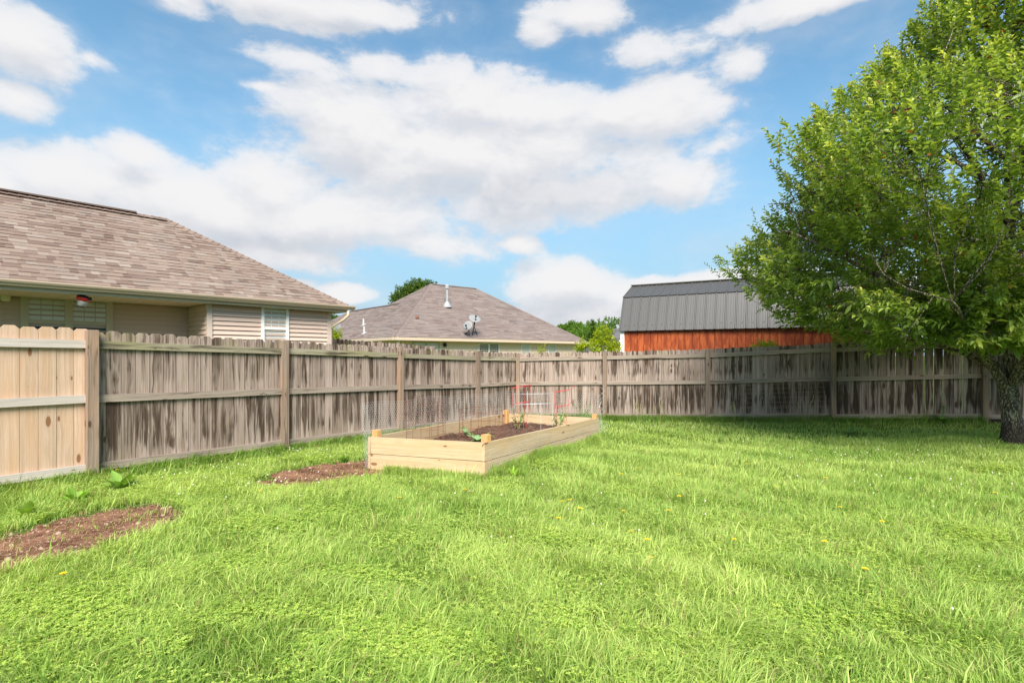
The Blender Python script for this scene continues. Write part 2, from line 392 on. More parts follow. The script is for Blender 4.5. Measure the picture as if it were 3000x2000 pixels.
M['cornertrim'] = simple('corner_trim', (.55, .45, .38), .5, .05, 3.0)
M['white'] = simple('white_vinyl', (.78, .77, .74), .45, .04, 3.0)
M['blind'] = simple('window_blind', (.93, .90, .80), .6, .05, 3.0)
M['curtain'] = simple('sheer_curtain', (.86, .87, .86), .7, .08, 6.0)
M['black'] = simple('black_metal', (.02, .02, .022), .45, .1, 10)
M['dark'] = simple('dark_interior', (.05, .055, .05), .8, .2, 3)
M['red'] = simple('red_plastic', (.65, .03, .025), .35, .1, 10, .5)
M['redwire'] = simple('red_wire', (.62, .05, .05), .4, .15, 10, .5)
M['whiteplastic'] = simple('white_plastic', (.52, .50, .52), .35, .05, 10, .5)
M['galv'] = simple('galvanised', (.66, .68, .71), .45, .15, 20, .5, .3)
M['rust'] = simple('rusty_wire', (.19, .08, .05), .8, .4, 25)
M['rust2'] = simple('rusty_panel', (.30, .19, .13), .75, .4, 20)
M['dish'] = simple('dish_grey', (.235, .24, .245), .6, .08, 5)
M['dishdark'] = simple('dish_dark', (.16, .17, .20), .5, .1, 5)
M['soffit'] = simple('soffit_tan', (.60, .46, .35), .6, .05, 3)
def glass_mat():
    m, g, out = new_mat('window_glass')
    gl = g.n('ShaderNodeBsdfGlossy', {'Color': (1, 1, 1, 1), 'Roughness': .03}); tr = g.n('ShaderNodeBsdfTransparent', {'Color': (.93, .95, .94, 1)})
    fr = g.n('ShaderNodeFresnel', {'IOR': 1.5})
    mx = g.n('ShaderNodeMixShader', {0: g.m('MULTIPLY', fr.outputs[0], .35, clamp=True), 1: tr.outputs[0], 2: gl.outputs[0]})
    g.t.links.new(mx.outputs[0], out.inputs[0]); return m
M['glass'] = glass_mat()

def ground_mat():
    m, g, out = new_mat('ground_soil_grass')
    co = g.n('ShaderNodeTexCoord').outputs['Object']
    c = g.mix(g.noise(co, 9, 6, .7), (.045, .075, .012), (.10, .17, .022))
    c = g.mix(g.step(g.noise(co, 30, 4, .7), .6, .8), c, (.09, .06, .035))
    principled(g, out, c, .95, g.noise(co, 50, 5), .6, .02, .1); return m
M['ground'] = ground_mat()
def dirt_mat(name, a, b, c3):
    m, g, out = new_mat(name)
    co = g.n('ShaderNodeTexCoord').outputs['Object']
    n = g.noise(co, 3.5, 6, .7); n2 = g.noise(co, 28, 5, .7)
    c = g.mix(g.step(n, .35, .65), a, b)
    c = g.mix(g.m('MULTIPLY', g.step(n2, .45, .75), .7), c, c3)
    principled(g, out, c, .95, g.m('ADD', n2, g.noise(co, 90, 3)), .9, .02, .1); return m
M['dirt'] = dirt_mat('bare_soil', (.105, .043, .026), (.29, .145, .09), (.44, .28, .19))
M['soil'] = dirt_mat('bed_soil', (.055, .03, .02), (.12, .07, .05), (.24, .15, .11))
M['pebble'] = simple('pebble', (.34, .235, .17), .8, .35, 14)
def bark_mat():
    m, g, out = new_mat('pear_bark')
    co = g.n('ShaderNodeTexCoord').outputs['Object']
    sc = g.v('MULTIPLY', co, (1, 1, .28))
    vo = g.n('ShaderNodeTexVoronoi', {'Vector': g.v('ADD', sc, g.v('MULTIPLY', g.n('ShaderNodeTexNoise', {'Vector': sc, 'Scale': 9.0}).outputs[1], (.16, .16, .16))), 'Scale': 40.0}, feature='DISTANCE_TO_EDGE').outputs[0]
    n = g.noise(sc, 16, 6, .7)
    c = g.mix(g.step(vo, .02, .22), (.075, .058, .046), (.33, .27, .21))
    c = g.mix(g.m('MULTIPLY', g.step(n, .52, .66), .75), c, (.40, .36, .22))
    z = g.n('ShaderNodeSeparateXYZ', {0: co}).outputs[2]
    c = g.mix(g.m('MULTIPLY', g.m('SUBTRACT', 1.0, g.step(g.m('ADD', z, g.m('MULTIPLY', n, .3)), .4, .7)), .75), c, (.035, .027, .023))
    principled(g, out, c, .9, g.m('ADD', g.step(vo, .0, .2), g.m('MULTIPLY', n, .6)), 1.0, .02, .15); return m
M['bark'] = bark_mat()
def barn_wall_mat():
    m, g, out = new_mat('red_stained_wood')
    uv = g.n('ShaderNodeUVMap', uv_map='UVMap').outputs[0]
    s = g.n('ShaderNodeSeparateXYZ', {0: uv})
    n = g.noise(g.xyz(g.m('MULTIPLY', s.outputs[0], 9.0), g.m('MULTIPLY', s.outputs[1], 2.2), 0.0), 1, 4, .6, .6)
    f = g.noise(g.xyz(g.m('MULTIPLY', s.outputs[0], 60.0), g.m('MULTIPLY', s.outputs[1], 4.0), 0.0), 1, 3)
    c = g.mix(g.step(n, .38, .66), (.22, .038, .011), (.42, .10, .027))
    c = g.mix(g.m('MULTIPLY', g.step(f, .5, .7), .3), c, (.30, .05, .015))
    principled(g, out, c, .6, f, .2, .003, .3); return m
M['barnwall'] = barn_wall_mat()
M['barnroof'] = simple('grey_metal_roof', (.106, .103, .10), .45, .05, 1.2, .5, .35, .02)

# ------------------------------------------------------------------ ground sheet
def build_ground():
    fx = list(np.arange(-13, 15.01, .22)); fy = list(np.arange(-3, 17.01, .22))
    ext = [4, 10, 22, 45, 90, 180, 400, 900]
    xs = np.array([fx[0] - e for e in ext[::-1]] + fx + [fx[-1] + e for e in ext]); ys = np.array([fy[0] - e for e in ext[::-1]] + fy + [fy[-1] + e for e in ext])
    X, Y = np.meshgrid(xs, ys); Z = gz(X, Y)
    V = np.stack([X.ravel(), Y.ravel(), Z.ravel()], 1); nx = len(xs); ny = len(ys)
    i = np.arange(nx - 1)[None, :] + np.arange(ny - 1)[:, None] * nx; i = i.ravel()
    Fc = np.stack([i, i + 1, i + nx + 1, i + nx], 1)
    me = fast_mesh('ground', V, Fc.ravel(), np.arange(len(Fc)) * 4, np.full(len(Fc), 4), M['ground'], smooth=True)
    tag(link(bpy.data.objects.new('ground', me)), kind='structure')
build_ground()

DIRT_PX = [[(-260, 1330), (-150, 1272), (0, 1232), (120, 1198), (240, 1172), (330, 1160), (385, 1164), (440, 1182), (410, 1204), (330, 1230), (262, 1254), (176, 1288), (74, 1314), (0, 1334), (-150, 1372), (-300, 1400)],
           [(560, 1116), (630, 1088), (700, 1074), (770, 1064), (850, 1056), (900, 1060), (880, 1092), (840, 1096), (790, 1104), (730, 1117), (660, 1126)]]
DIRT = [[ground_at(*p) for p in poly] for poly in DIRT_PX]
def inside(poly, x, y):
    c = np.zeros(np.shape(x), bool); n = len(poly)
    for i in range(n):
        x0, y0 = poly[i]; x1, y1 = poly[(i + 1) % n]
        k = ((y0 > y) != (y1 > y)) & (x < (x1 - x0) * (y - y0) / (y1 - y0 + 1e-12) + x0); c ^= k
    return c
def wob(x, y, f=1.0, s=0):
    r = np.random.RandomState(s + 5); o = 0
    for k in range(6):
        a, b, p = r.randn(3); o = o + np.sin(f * (a * x + b * y) * (1 + .5 * k) + p * 6) / (1 + .4 * k)
    return o / 3.0

def build_dirt():
    labels = ['long strip of bare brown soil and stones near the left edge', 'small patch of bare brown soil at the near left end of the raised bed']
    for poly, lab in zip(DIRT, labels):
        xs = [p[0] for p in poly]; ys = [p[1] for p in poly]
        gx = np.arange(min(xs) - .2, max(xs) + .2, .035); gy = np.arange(min(ys) - .2, max(ys) + .2, .035)
        X, Y = np.meshgrid(gx, gy)
        ins = inside(poly, X + .15 * wob(X, Y, 7) + .05 * wob(X, Y, 22, 8), Y + .12 * wob(X, Y, 8, 3) + .04 * wob(X, Y, 19, 4))
        Z = gz(X, Y) + .010 + .012 * wob(X, Y, 9, 2) * .6 + RS.rand(*X.shape) * .008
        Z = np.maximum(Z, gz(X, Y) + .004)
        nx = len(gx); i = (np.arange(nx - 1)[None, :] + np.arange(len(gy) - 1)[:, None] * nx)
        ok = (ins[:-1, :-1] & ins[1:, 1:] & ins[:-1, 1:] & ins[1:, :-1]); i = i[ok]
        Fc = np.stack([i, i + 1, i + nx + 1, i + nx], 1)
        me = fast_mesh('dirt_patch', np.stack([X.ravel(), Y.ravel(), Z.ravel()], 1), Fc.ravel(), np.arange(len(Fc)) * 4, np.full(len(Fc), 4), M['dirt'])
        tag(link(bpy.data.objects.new('dirt_patch', me)), lab, 'soil patch', kind='structure')
build_dirt()

# ------------------------------------------------------------------ bed geometry (needed by the grass)
BNL, BNR, BFR, BFL = (-1.90, 6.90), (-.32, 6.15), (1.68, 10.1), (-.12, 10.8)
BED = [BNL, BNR, BFR, BFL]
BTOP = {BNL: .349, BNR: .395, BFR: .215, BFL: .226}
FL_PTS = [(-7.53, 1.94), (-6.2, 3.98), (-4.86, 6.02), (-3.53, 8.06), (-2.19, 10.1), (-.83, 12.12), (.123, 13.45)]
FR_PTS = [(.123, 13.45), (2.30, 12.9), (4.57, 12.2), (6.89, 11.22), (9.39, 10.4), (11.7, 9.62)]
def seg_dist(pts, x, y):
    d = np.full(np.shape(x), 99.); side = np.zeros(np.shape(x))
    for (x0, y0), (x1, y1) in zip(pts[:-1], pts[1:]):
        dx, dy = x1 - x0, y1 - y0; L2 = dx * dx + dy * dy
        t = np.clip(((x - x0) * dx + (y - y0) * dy) / L2, 0, 1)
        dd = np.hypot(x - x0 - t * dx, y - y0 - t * dy); sd = (dx * (y - y0) - dy * (x - x0))
        k = dd < d; side = np.where(k, sd, side); d = np.where(k, dd, d)
    return d, side

# ------------------------------------------------------------------ grass and small lawn plants
def in_yard(x, y):
    dl, sl1 = seg_dist(FL_PTS, x, y); dr, sr = seg_dist(FR_PTS, x, y)
    return (sl1 < 0) & (sr < 0) & ~inside(BED, x, y), dl, dr
def sample_xy(n, y0, y1, spread=1.06):
    y = np.sqrt(RS.rand(n) * (y1 * y1 - y0 * y0) + y0 * y0); x = (RS.rand(n) * 2 - 1) * (y * spread + .9 * np.clip((6 - y) / 3, 0, 1))
    return x, y
def build_grass():
    PX, PY, HH, WW, TALL = [], [], [], [], []
    def zone(n, y0, y1, h, w, spread=1.08):
        x, y = sample_xy(n, y0, y1, spread)
        PX.append(x); PY.append(y); HH.append(np.full(n, h)); WW.append(np.full(n, w)); TALL.append(np.zeros(n))
    zone(165000, 1.5, 3.6, .095, .0056); zone(178000, 3.6, 6.0, .084, .0056); zone(170000, 6.0, 9.0, .066, .0055); zone(130000, 9.0, 13.6, .058, .0075)
    zone(5200, 1.7, 6.5, .17, .0062); zone(2500, 6.5, 12, .13, .007)
    # tall growth along the fences, the bed and the trunk
    for pts, n, hh in ((FL_PTS[1:], 16000, .17), (FR_PTS[:-1], 22000, .20)):
        pts = np.array(pts); k = RS.randint(0, len(pts) - 1, n); t = RS.rand(n)[:, None]
        p = pts[k] * (1 - t) + pts[k + 1] * t; d = np.abs(RS.randn(n)) * .13 + .02
        dirv = pts[k + 1] - pts[k]; nrm = np.stack([dirv[:, 1], -dirv[:, 0]], 1); nrm /= np.linalg.norm(nrm, axis=1)[:, None]
        p = p + nrm * d[:, None]
        PX.append(p[:, 0]); PY.append(p[:, 1]); HH.append(hh * (1 - d * 1.2).clip(.3, 1)); WW.append(np.full(n, .006)); TALL.append(np.ones(n))
    for a, b, n, hh in ((BNR, BFR, 9000, .17), (BNL, BNR, 3500, .12), (BNL, BFL, 2500, .1)):
        a, b = np.array(a), np.array(b); t = RS.rand(n)[:, None]; dv = b - a; nr = np.array([dv[1], -dv[0]]); nr /= np.linalg.norm(nr)
        if np.dot(nr, a - np.array([0, 8.5])) < 0 and (a[0] + b[0]) / 2 < -.9: nr = -nr
        if (a == np.array(BNL)).all() and (b == np.array(BNR)).all(): nr = np.array([-.43, -.9])
        d = (np.abs(RS.randn(n)) * .10 + .015); p = a * (1 - t) + b * t + nr * d[:, None]
        PX.append(p[:, 0]); PY.append(p[:, 1]); HH.append(hh * (1 - d * 1.5).clip(.35, 1)); WW.append(np.full(n, .0048)); TALL.append(np.ones(n) * .7)
    x = np.concatenate(PX); y = np.concatenate(PY); h = np.concatenate(HH); w = np.concatenate(WW); tall = np.concatenate(TALL)
    ok, dl, dr = in_yard(x, y)
    den = np.ones(len(x))
    for poly in DIRT:
        den = np.where(inside(poly, x + .10 * wob(x, y, 6), y + .10 * wob(x, y, 7, 3)), .10 + .35 * (wob(x, y, 8, 61) > .6), den)
    shade = np.exp(-((x - 8.2) ** 2 / 7.0 + (y - 10.6) ** 2 / .9)); den *= 1 - .75 * shade       # thin growth under the tree against the fence
    den *= np.where(tall > 0, 1, .72 + .28 * (wob(x, y, 4, 9) > -.1))
    ok &= RS.rand(len(x)) < den
    x, y, h, w, tall, dl, dr = (a[ok] for a in (x, y, h, w, tall, dl, dr)); n = len(x)
    near_dirt = np.zeros(n, bool)
    for poly in DIRT: near_dirt |= inside(poly, x, y)
    patch = wob(x, y, 1.3, 21); patch2 = wob(x, y, 4.5, 33)
    tuft = np.clip(wob(x, y, 9, 41), -.2, 1.2)
    h = h * (1 + .35 * patch2 * (tall < .5) + .45 * tuft * (tall < .5)) * RS.uniform(.5, 1.35, n); h = np.where(near_dirt, h * .6, h)
    z = gz(x, y)
    ang = RS.rand(n) * 6.283 + 0; ang = np.where(RS.rand(n) < .5, ang, wob(x, y, 6, 55) * 3.0)
    lean = np.abs(RS.randn(n)) * .75 + .12; lx = np.cos(ang) * lean * h; ly = np.sin(ang) * lean * h
    fa = RS.rand(n) * 3.1416; wx = np.cos(fa) * w * .5; wy = np.sin(fa) * w * .5
    wj = RS.uniform(.7, 1.3, n); wx *= wj; wy *= wj
    V = np.empty((n, 5, 3), np.float32)
    V[:, 0] = np.stack([x - wx, y - wy, z - .004], 1); V[:, 1] = np.stack([x + wx, y + wy, z - .004], 1)
    mx, my, mz = x + lx * .35, y + ly * .35, z + h * .62
    V[:, 2] = np.stack([mx + wx * .85, my + wy * .85, mz], 1); V[:, 3] = np.stack([mx - wx * .85, my - wy * .85, mz], 1)
    V[:, 4] = np.stack([x + lx, y + ly, z + h * (1 - .25 * np.minimum(lean, 1.4))], 1)
    b = np.arange(n)[:, None] * 5
    q = b + np.array([[0, 1, 2, 3]]); t3 = b + np.array([[3, 2, 4]])
    flat = np.concatenate([q, t3], 1).ravel(); tot = np.tile([4, 3], n); st = np.concatenate([[0], np.cumsum(tot)[:-1]])
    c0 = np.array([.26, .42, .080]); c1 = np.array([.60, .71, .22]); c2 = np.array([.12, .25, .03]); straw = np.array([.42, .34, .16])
    k = np.clip(.5 + .38 * patch + .36 * RS.randn(n) + .15 * patch2, 0, 1)[:, None]
    c = c0 * (1 - k) + c1 * k
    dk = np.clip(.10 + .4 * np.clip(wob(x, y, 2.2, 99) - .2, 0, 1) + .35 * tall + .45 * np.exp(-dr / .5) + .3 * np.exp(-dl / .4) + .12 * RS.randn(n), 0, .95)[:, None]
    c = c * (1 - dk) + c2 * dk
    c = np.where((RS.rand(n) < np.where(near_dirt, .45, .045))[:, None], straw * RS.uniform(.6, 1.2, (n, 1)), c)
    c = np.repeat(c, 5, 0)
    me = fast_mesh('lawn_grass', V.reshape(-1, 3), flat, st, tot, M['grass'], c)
    tag(link(bpy.data.objects.new('lawn_grass', me)), 'bright green unmown grass covering the back yard', 'grass', kind='stuff')

def leaflets(cx, cy, cz, n, size, col):
    """round leaflets, three to a stalk, flat-ish"""
    rot = RS.rand(n) * 6.283; V = []; C = []
    for k in range(3):
        a = rot + k * 2.094; r = size
        tx, ty = np.cos(a), np.sin(a); tilt = RS.uniform(-.1, .35, n)
        px, py = -ty, tx
        pts = [(0.05, 0), (.55, .48), (1.05, .32), (1.0, 0), (1.05, -.32), (.55, -.48)]
        q = np.stack([np.stack([cx + (tx * u + px * v) * r, cy + (ty * u + py * v) * r, cz + u * r * tilt + np.abs(v) * r * .25], 1) for u, v in pts], 1)
        V.append(q); C.append(np.repeat(col, 6, 0))
    return np.concatenate([v.reshape(-1, 3) for v in V]), np.concatenate(C)
def build_clover():
    X, Y, Sz = [], [], []
    spots = [((250, 1420), 1.1, .6, 6500), ((60, 1500), .6, .4, 2500), ((560, 1480), .8, .4, 3500), ((880, 1500), .7, .35, 2500), ((500, 1110), 1.0, .6, 4200), ((700, 1060), .9, .5, 2600),
             ((300, 1360), .7, .3, 2200), ((640, 1210), 1.0, .4, 2600), ((1100, 1120), .5, .25, 1100), ((1420, 1490), .9, .4, 2000), ((1900, 1450), .9, .4, 2000), ((1700, 1200), 1.2, .8, 2200),
             ((1150, 1260), .9, .5, 1600), ((2100, 1280), 1.0, .7, 1800), ((1500, 1010), 1.0, .5, 1200)]
    for _ in range(70): q = (random.uniform(0, 2352), random.uniform(1060, 1560)); spots.append((q, random.uniform(.2, .6), random.uniform(.12, .35), 500))
    for (px, py), rx, ry, n in spots:
        gx, gy = ground_at(px, py); X.append(gx + RS.randn(n) * rx * .5); Y.append(gy + RS.randn(n) * ry * .6)
        Sz.append(np.full(n, 1.0))
    x = np.concatenate(X); y = np.concatenate(Y); ok, dl, dr = in_yard(x, y)
    for poly in DIRT: ok &= ~inside(poly, x, y)
    ok &= (wob(x, y, 5, 77) > -.25)
    x, y = x[ok], y[ok]; n = len(x); z = gz(x, y) + RS.uniform(.035, .085, n)
    k = RS.rand(n, 1); col = np.array([.27, .44, .06]) * (1 - k) + np.array([.58, .70, .15]) * k
    V, C = leaflets(x, y, z, n, RS.uniform(.004, .0105, n) * (1 + y * .10), col)
    m = len(V) // 6
    me = fast_mesh('clover', V, np.arange(m * 6), np.arange(m) * 6, np.full(m, 6), M['weed'], C)
    tag(link(bpy.data.objects.new('clover', me)), 'low bright clover leaves mixed into the lawn', 'clover', kind='stuff')
    # white clover heads: hundreds of tiny dots
    mb_v = []; P = []
    for (px, py), sx, sy, n in [((560, 1120), .45, .35, 34), ((680, 1050), .6, .3, 40), ((480, 1085), .4, .3, 20), ((2200, 1120), .9, .8, 45), ((1460, 985), .8, .4, 50), ((1950, 1060), 1.2, .6, 50), ((1350, 1330), 1.5, .8, 16), ((1150, 1160), .8, .3, 14)]:
        gx, gy = ground_at(px, py)
        for _ in range(n): P.append((gx + random.gauss(0, sx), gy + random.gauss(0, sy)))
    mb = MB()
    for (a, b_) in P:
        okp, _, _ = in_yard(np.array([a]), np.array([b_]))
        if okp[0] and b_ > 2:
            s = random.uniform(.0045, .008); mb.lathe((a, b_, G(a, b_) + random.uniform(.06, .10)), [(s * .4, -s), (s, -s * .3), (s * .9, s * .5), (s * .3, s)], 6)
    tag(mb.build('clover_flowers', simple('clover_white', (.72, .68, .62), .8, .1)), 'tiny white clover flower heads dotted over the lawn', 'clover flowers', kind='stuff')

def build_dandelions():
    pts = [(1290, 1163), (1278, 1205), (1305, 1165), (1435, 1190), (1535, 1195), (1160, 1085), (1490, 1270), (1895, 1110), (1935, 1185), (1688, 1268), (1500, 1305), (1900, 1275), (1560, 1160),
           (270, 1093), (595, 1138), (635, 1135), (140, 1352), (1785, 1130), (1430, 1100), (1640, 1085), (1470, 1085), (2030, 1225), (2285, 1150), (1065, 1135), (1990, 1330), (1335, 1185), (1450, 1235), (915, 1160), (1905, 1015), (1937, 1010), (1560, 1100), (1720, 1075)]
    my = simple('dandelion_yellow', (.85, .62, .02), .8, .15); ms = simple('dandelion_stem', (.20, .27, .06), .6, .2)
    pts = sorted(pts)
    ORD = 'first second third fourth fifth sixth seventh eighth ninth tenth eleventh twelfth thirteenth fourteenth fifteenth sixteenth'.split()
    half = len(pts) // 2
    for i, (px, py) in enumerate(pts):
        where = 'by the back fence' if py < 1040 else ('in the far part of the lawn' if py < 1120 else ('in the middle of the lawn' if py < 1215 else 'in the near part of the lawn'))
        rank = (ORD[i] + ' dandelion from the left of the picture') if i < 16 else (ORD[len(pts) - 1 - i] + ' dandelion from the right of the picture')
        x, y = ground_at(px, py + 6); hh = random.uniform(.07, .12); s = random.uniform(.015, .021)
        mb = MB(); z0 = G(x, y); top = Vector((x + random.uniform(-.02, .02), y, z0 + hh))
        mb.tube([(x, y, z0), ((x + top.x) / 2, y, z0 + hh * .5), top], .0016, 5, mi=1)
        for ring, rr, dz in ((14, s, 0), (10, s * .7, .003), (6, s * .4, .006)):
            for k in range(ring):
                a = 6.283 * k / ring + ring; d = Vector((math.cos(a), math.sin(a), .25)); e = Vector((-math.sin(a), math.cos(a), 0)) * rr * .22
                c = top + Vector((0, 0, dz)); mb.poly([c - e * .5, c + d * rr - e, c + d * rr + e, c + e * .5])
        o = mb.build('dandelion', [my, ms])
        tag(o, 'yellow ' + rank + ', ' + where, 'dandelion', 'yellow dandelions in the lawn')

def leaf_strip(base, d, L, W, droop=.3, fold=.25, seg=4, up=None):
    """pointed leaf along d: returns verts (seg*3+1...), quads as polys list"""
    d = Vector(d).normalized(); s = d.cross(Vector((0, 0, 1))); s = s.normalized() if s.length > .01 else Vector((1, 0, 0)); n = s.cross(d)
    rows = []
    for i in range(seg + 1):
        t = i / seg; w = W * math.sin(math.pi * min(1, (t * .86 + .1))) ** .8 * (.35 if i == seg else 1) * .5
        c = Vector(base) + d * L * t + Vector((0, 0, -droop * L * t * t))
        rows.append((c - s * w + n * fold * w, c, c + s * w + n * fold * w))
    return rows
class LB:
    def __init__(s): s.v = []; s.f = []; s.c = []
    def leaf(s, rows, col):
        b = len(s.v)
        for r in rows: s.v += [tuple(p) for p in r]; s.c += [col] * 3
        for i in range(len(rows) - 1):
            a = b + i * 3; s.f += [(a, a + 1, a + 4, a + 3), (a + 1, a + 2, a + 5, a + 4)]
    def build(s, name, mat, parent=None):
        Fc = np.array(s.f); me = fast_mesh(name, np.array(s.v), Fc.ravel(), np.arange(len(Fc)) * 4, np.full(len(Fc), 4), mat, np.array(s.c), smooth=True)
        return put(link(bpy.data.objects.new(name, me)), parent)
def jit(c, a=.2): k = random.uniform(1 - a, 1 + a); return tuple(x * k for x in c)

def rosette(px, py, label, n, L, W, col, upright=.5, group=None, name='broadleaf_weed', cat='weed', world=None):
    x, y = world if world else ground_at(px, py); z = G(x, y); lb = LB()
    for k in range(n):
        a = 6.283 * k / n + random.uniform(-.3, .3); e = random.uniform(upright - .25, upright + .35)
        l = L * random.uniform(.6, 1.1); d = (math.cos(a) * math.cos(e), math.sin(a) * math.cos(e), math.sin(e))
        lb.leaf(leaf_strip((x + d[0] * .01, y + d[1] * .01, z + .01), d, l, W * random.uniform(.7, 1.1), random.uniform(.15, .42), .3), jit(col))
    return tag(lb.build(name, M['weed']), label, cat, group)

build_grass(); build_clover(); build_dandelions()
LG = (.22, .40, .045); MG = (.15, .30, .035)
rosette(62, 1192, 'pale broadleaf weed in long grass nearest the left edge', 11, .24, .085, (.30, .46, .08), .95)
rosette(175, 1160, 'spreading broadleaf weed between two others below the new fence boards', 20, .22, .07, LG, .85)
rosette(278, 1128, 'largest broadleaf weed at the foot of the first full fence post', 15, .29, .11, (.24, .40, .08), .85)
rosette(1955, 1000, 'broadleaf weed under the shaded fence right of the wire panel', 8, .28, .10, (.14, .24, .05), .7)
rosette(1835, 1012, 'pale low weed in the lawn in front of the leaning wire panel', 7, .16, .07, LG, .4)
rosette(1400, 1182, 'pale young weed among dandelions in the middle of the lawn', 7, .10, .05, LG, .6)
rosette(1180, 1098, 'light weed clump at the near right corner of the raised bed', 14, .2, .03, (.25, .42, .04), .9)
rosette(2175, 1118, 'single pale weed in the lawn below the tree', 5, .16, .07, LG, .4)
rosette(1700, 1310, 'long bladed light weed in the foreground right of the middle', 9, .16, .02, LG, .9)
rosette(790, 1062, 'bright tuft of coarse grass on the soil patch beside the bed', 60, .16, .008, MG, 1.0, name='grass_tuft', cat='grass tuft')

def build_pebbles():
    mb = MB()
    for poly, n in zip(DIRT, (520, 170)):
        xs = [p[0] for p in poly]; ys = [p[1] for p in poly]; c = 0
        while c < n:
            x = random.uniform(min(xs), max(xs)); y = random.uniform(min(ys), max(ys))
            if not inside(poly, np.array([x]), np.array([y]))[0]: continue
            c += 1
            s = random.uniform(.003, .009) if random.random() < .93 else random.uniform(.012, .026)
            ax = (random.uniform(-.5, .5), random.uniform(-.5, .5), 1)
            mb.lathe((x, y, G(x, y) + .014), [(s * .5, -s * .6), (s, -s * .2), (s * .85, s * .3), (s * .35, s * .55)], 5, ax)
        for _ in range(n // 2):      # straw and bark slivers
            x = random.uniform(min(xs), max(xs)); y = random.uniform(min(ys), max(ys))
            if inside(poly, np.array([x]), np.array([y]))[0]:
                a = random.random() * 6.28; l = random.uniform(.02, .07)
                mb.tube([(x, y, G(x, y) + .018), (x + math.cos(a) * l, y + math.sin(a) * l, G(x, y) + .03)], .0013, 4)
    tag(mb.build('pebbles', M['pebble']), 'small stones and straw scattered on the bare soil', 'pebbles', kind='stuff')
build_pebbles()

# ------------------------------------------------------------------ fences
def picket_outline(w, h, ear=.034): return [(0, 0), (w, 0), (w, h - ear), (w - ear, h), (ear, h), (0, h - ear)]
def fence_bay(fence, P0, P1, n, mats, gaps=(), yard_sign=1, top=1.74, label=None, rails=(1.55, .93, .135), post_mat=None, postgap=.045, hs=None, gap_base=.0025):
    x0, y0 = P0; x1, y1 = P1; z0, z1 = (G(x0, y0), G(x1, y1)) if hs is None else hs
    d = Vector((x1 - x0, y1 - y0, 0)); L = d.length; d /= L
    N = Vector((d.y, -d.x, 0)) * yard_sign                         # towards the yard
    mb = MB(); pitch = L / n
    for i in range(n):
        gap = .010 if i in gaps else gap_base
        w = pitch - gap; t = (i + .5) / n; zb = z0 + (z1 - z0) * t
        A = (d if yard_sign > 0 else -d)
        O = Vector((x0, y0, 0)) + d * (i * pitch + gap / 2 + (0 if yard_sign > 0 else w)); O.z = zb - .02
        if gap > .008: w -= .006
        tilt = random.uniform(-.0005, .0005)
        Bv = (Vector((0, 0, 1)) + d * tilt).normalized()
        hh = top + random.uniform(-.012, .012)
        mb.prism(picket_outline(w, hh), O, A, Bv, N, .016, None, 0, -.02, -.0165 + random.uniform(-.006, 0), w)
    pk = mb.build('picket_panel', mats[0], fence)
    if label: pk['label'] = label
    for k, rh in enumerate(rails):
        mb = MB(); j0, j1 = random.uniform(-.006, .006), random.uniform(-.006, .006)
        p = Vector((x0, y0, z0 + rh + j0)) + d * (postgap + .002); q = Vector((x1, y1, z1 + rh + j1)) - d * (postgap + .002)
        mb.beam(p, q, .089, .037, N)
        # rail UVs: keep height field free of the picket bands
        mb.loc = [(a, .8) for a, b in mb.loc]
        mb.build('rail', mats[1 + min(k, len(mats) - 2)], fence)
    return N
def fence_post(fence, P, N, h=1.71, mat=None, w=.092, lean=0.0):
    x, y = P; z = G(x, y); N = Vector(N).normalized(); D = Vector((-N.y, N.x, 0)); mb = MB()
    O = Vector((x, y, z - .1)) - D * w / 2
    B = (Vector((0, 0, 1)) + D * lean).normalized()
    mb.prism([(0, 0), (w, 0), (w, h + .1 - .01), (w - .006, h + .1), (.006, h + .1), (0, h + .1 - .01)], O, D, B, N, w, None, 0, .5, .001, w)
    o = mb.build('post', mat or M['post'], fence)
    return o

fl = thing('picket_fence', 'weathered dog-eared picket fence along the left side, with new pale boards at its near end', 'fence', (FL_PTS[2][0], FL_PTS[2][1], 0))
G_RAIL = [M['rail_green'], M['rail'], M['rail']]
Nl = None
for i in range(len(FL_PTS) - 1):
    new = i < 2
    n = 16 if i < 5 else 11
    mats = [M['newpicket'], M['newrail'], M['newrail'], M['newrail']] if new else [M['picket']] + G_RAIL
    Nl = fence_bay(fl, FL_PTS[i], FL_PTS[i + 1], n, mats, gaps=(), label='new pale orange-brown pickets at the near end' if new else None, top=1.76 if new else 1.73)
for i, p in enumerate(FL_PTS[1:-1]): fence_post(fl, p, Nl, 1.72, M['post'], .105 if i == 1 else .09)

fr = thing('picket_fence', 'darker weathered picket fence across the back right, behind the raised bed and the tree', 'fence', (FR_PTS[1][0], FR_PTS[1][1], -.1))
for i in range(len(FR_PTS) - 1):
    gaps = (6, 9, 10, 11, 13) if i == 3 else ()
    Nr = fence_bay(fr, FR_PTS[i], FR_PTS[i + 1], 16, [M['picket2'] if i else M['picket'], M['rail'], M['rail'], M['rail']], gaps=gaps, top=1.72)
for i, p in enumerate(FR_PTS[:-1]): fence_post(fr, p, Nr if i else (Nr + Nl).normalized(), 1.70 if i < 4 else 1.66, M['post'])

nf = thing('picket_fence', 'far weathered picket fence behind the left fence, running towards the tan house corner', 'fence', (-3, 12, 0))
a0, a1 = Vector((-1.62, 11.05)), Vector((-5.1, 13.5))
for k in range(2):
    q0 = a0.lerp(a1, k / 2); q1 = a0.lerp(a1, (k + 1) / 2)
    fence_bay(nf, (q0.x, q0.y), (q1.x, q1.y), 14, [M['picket2'], M['rail']], yard_sign=1, hs=(-.13 + .14 * k, .01 + .14 * k), top=1.76)

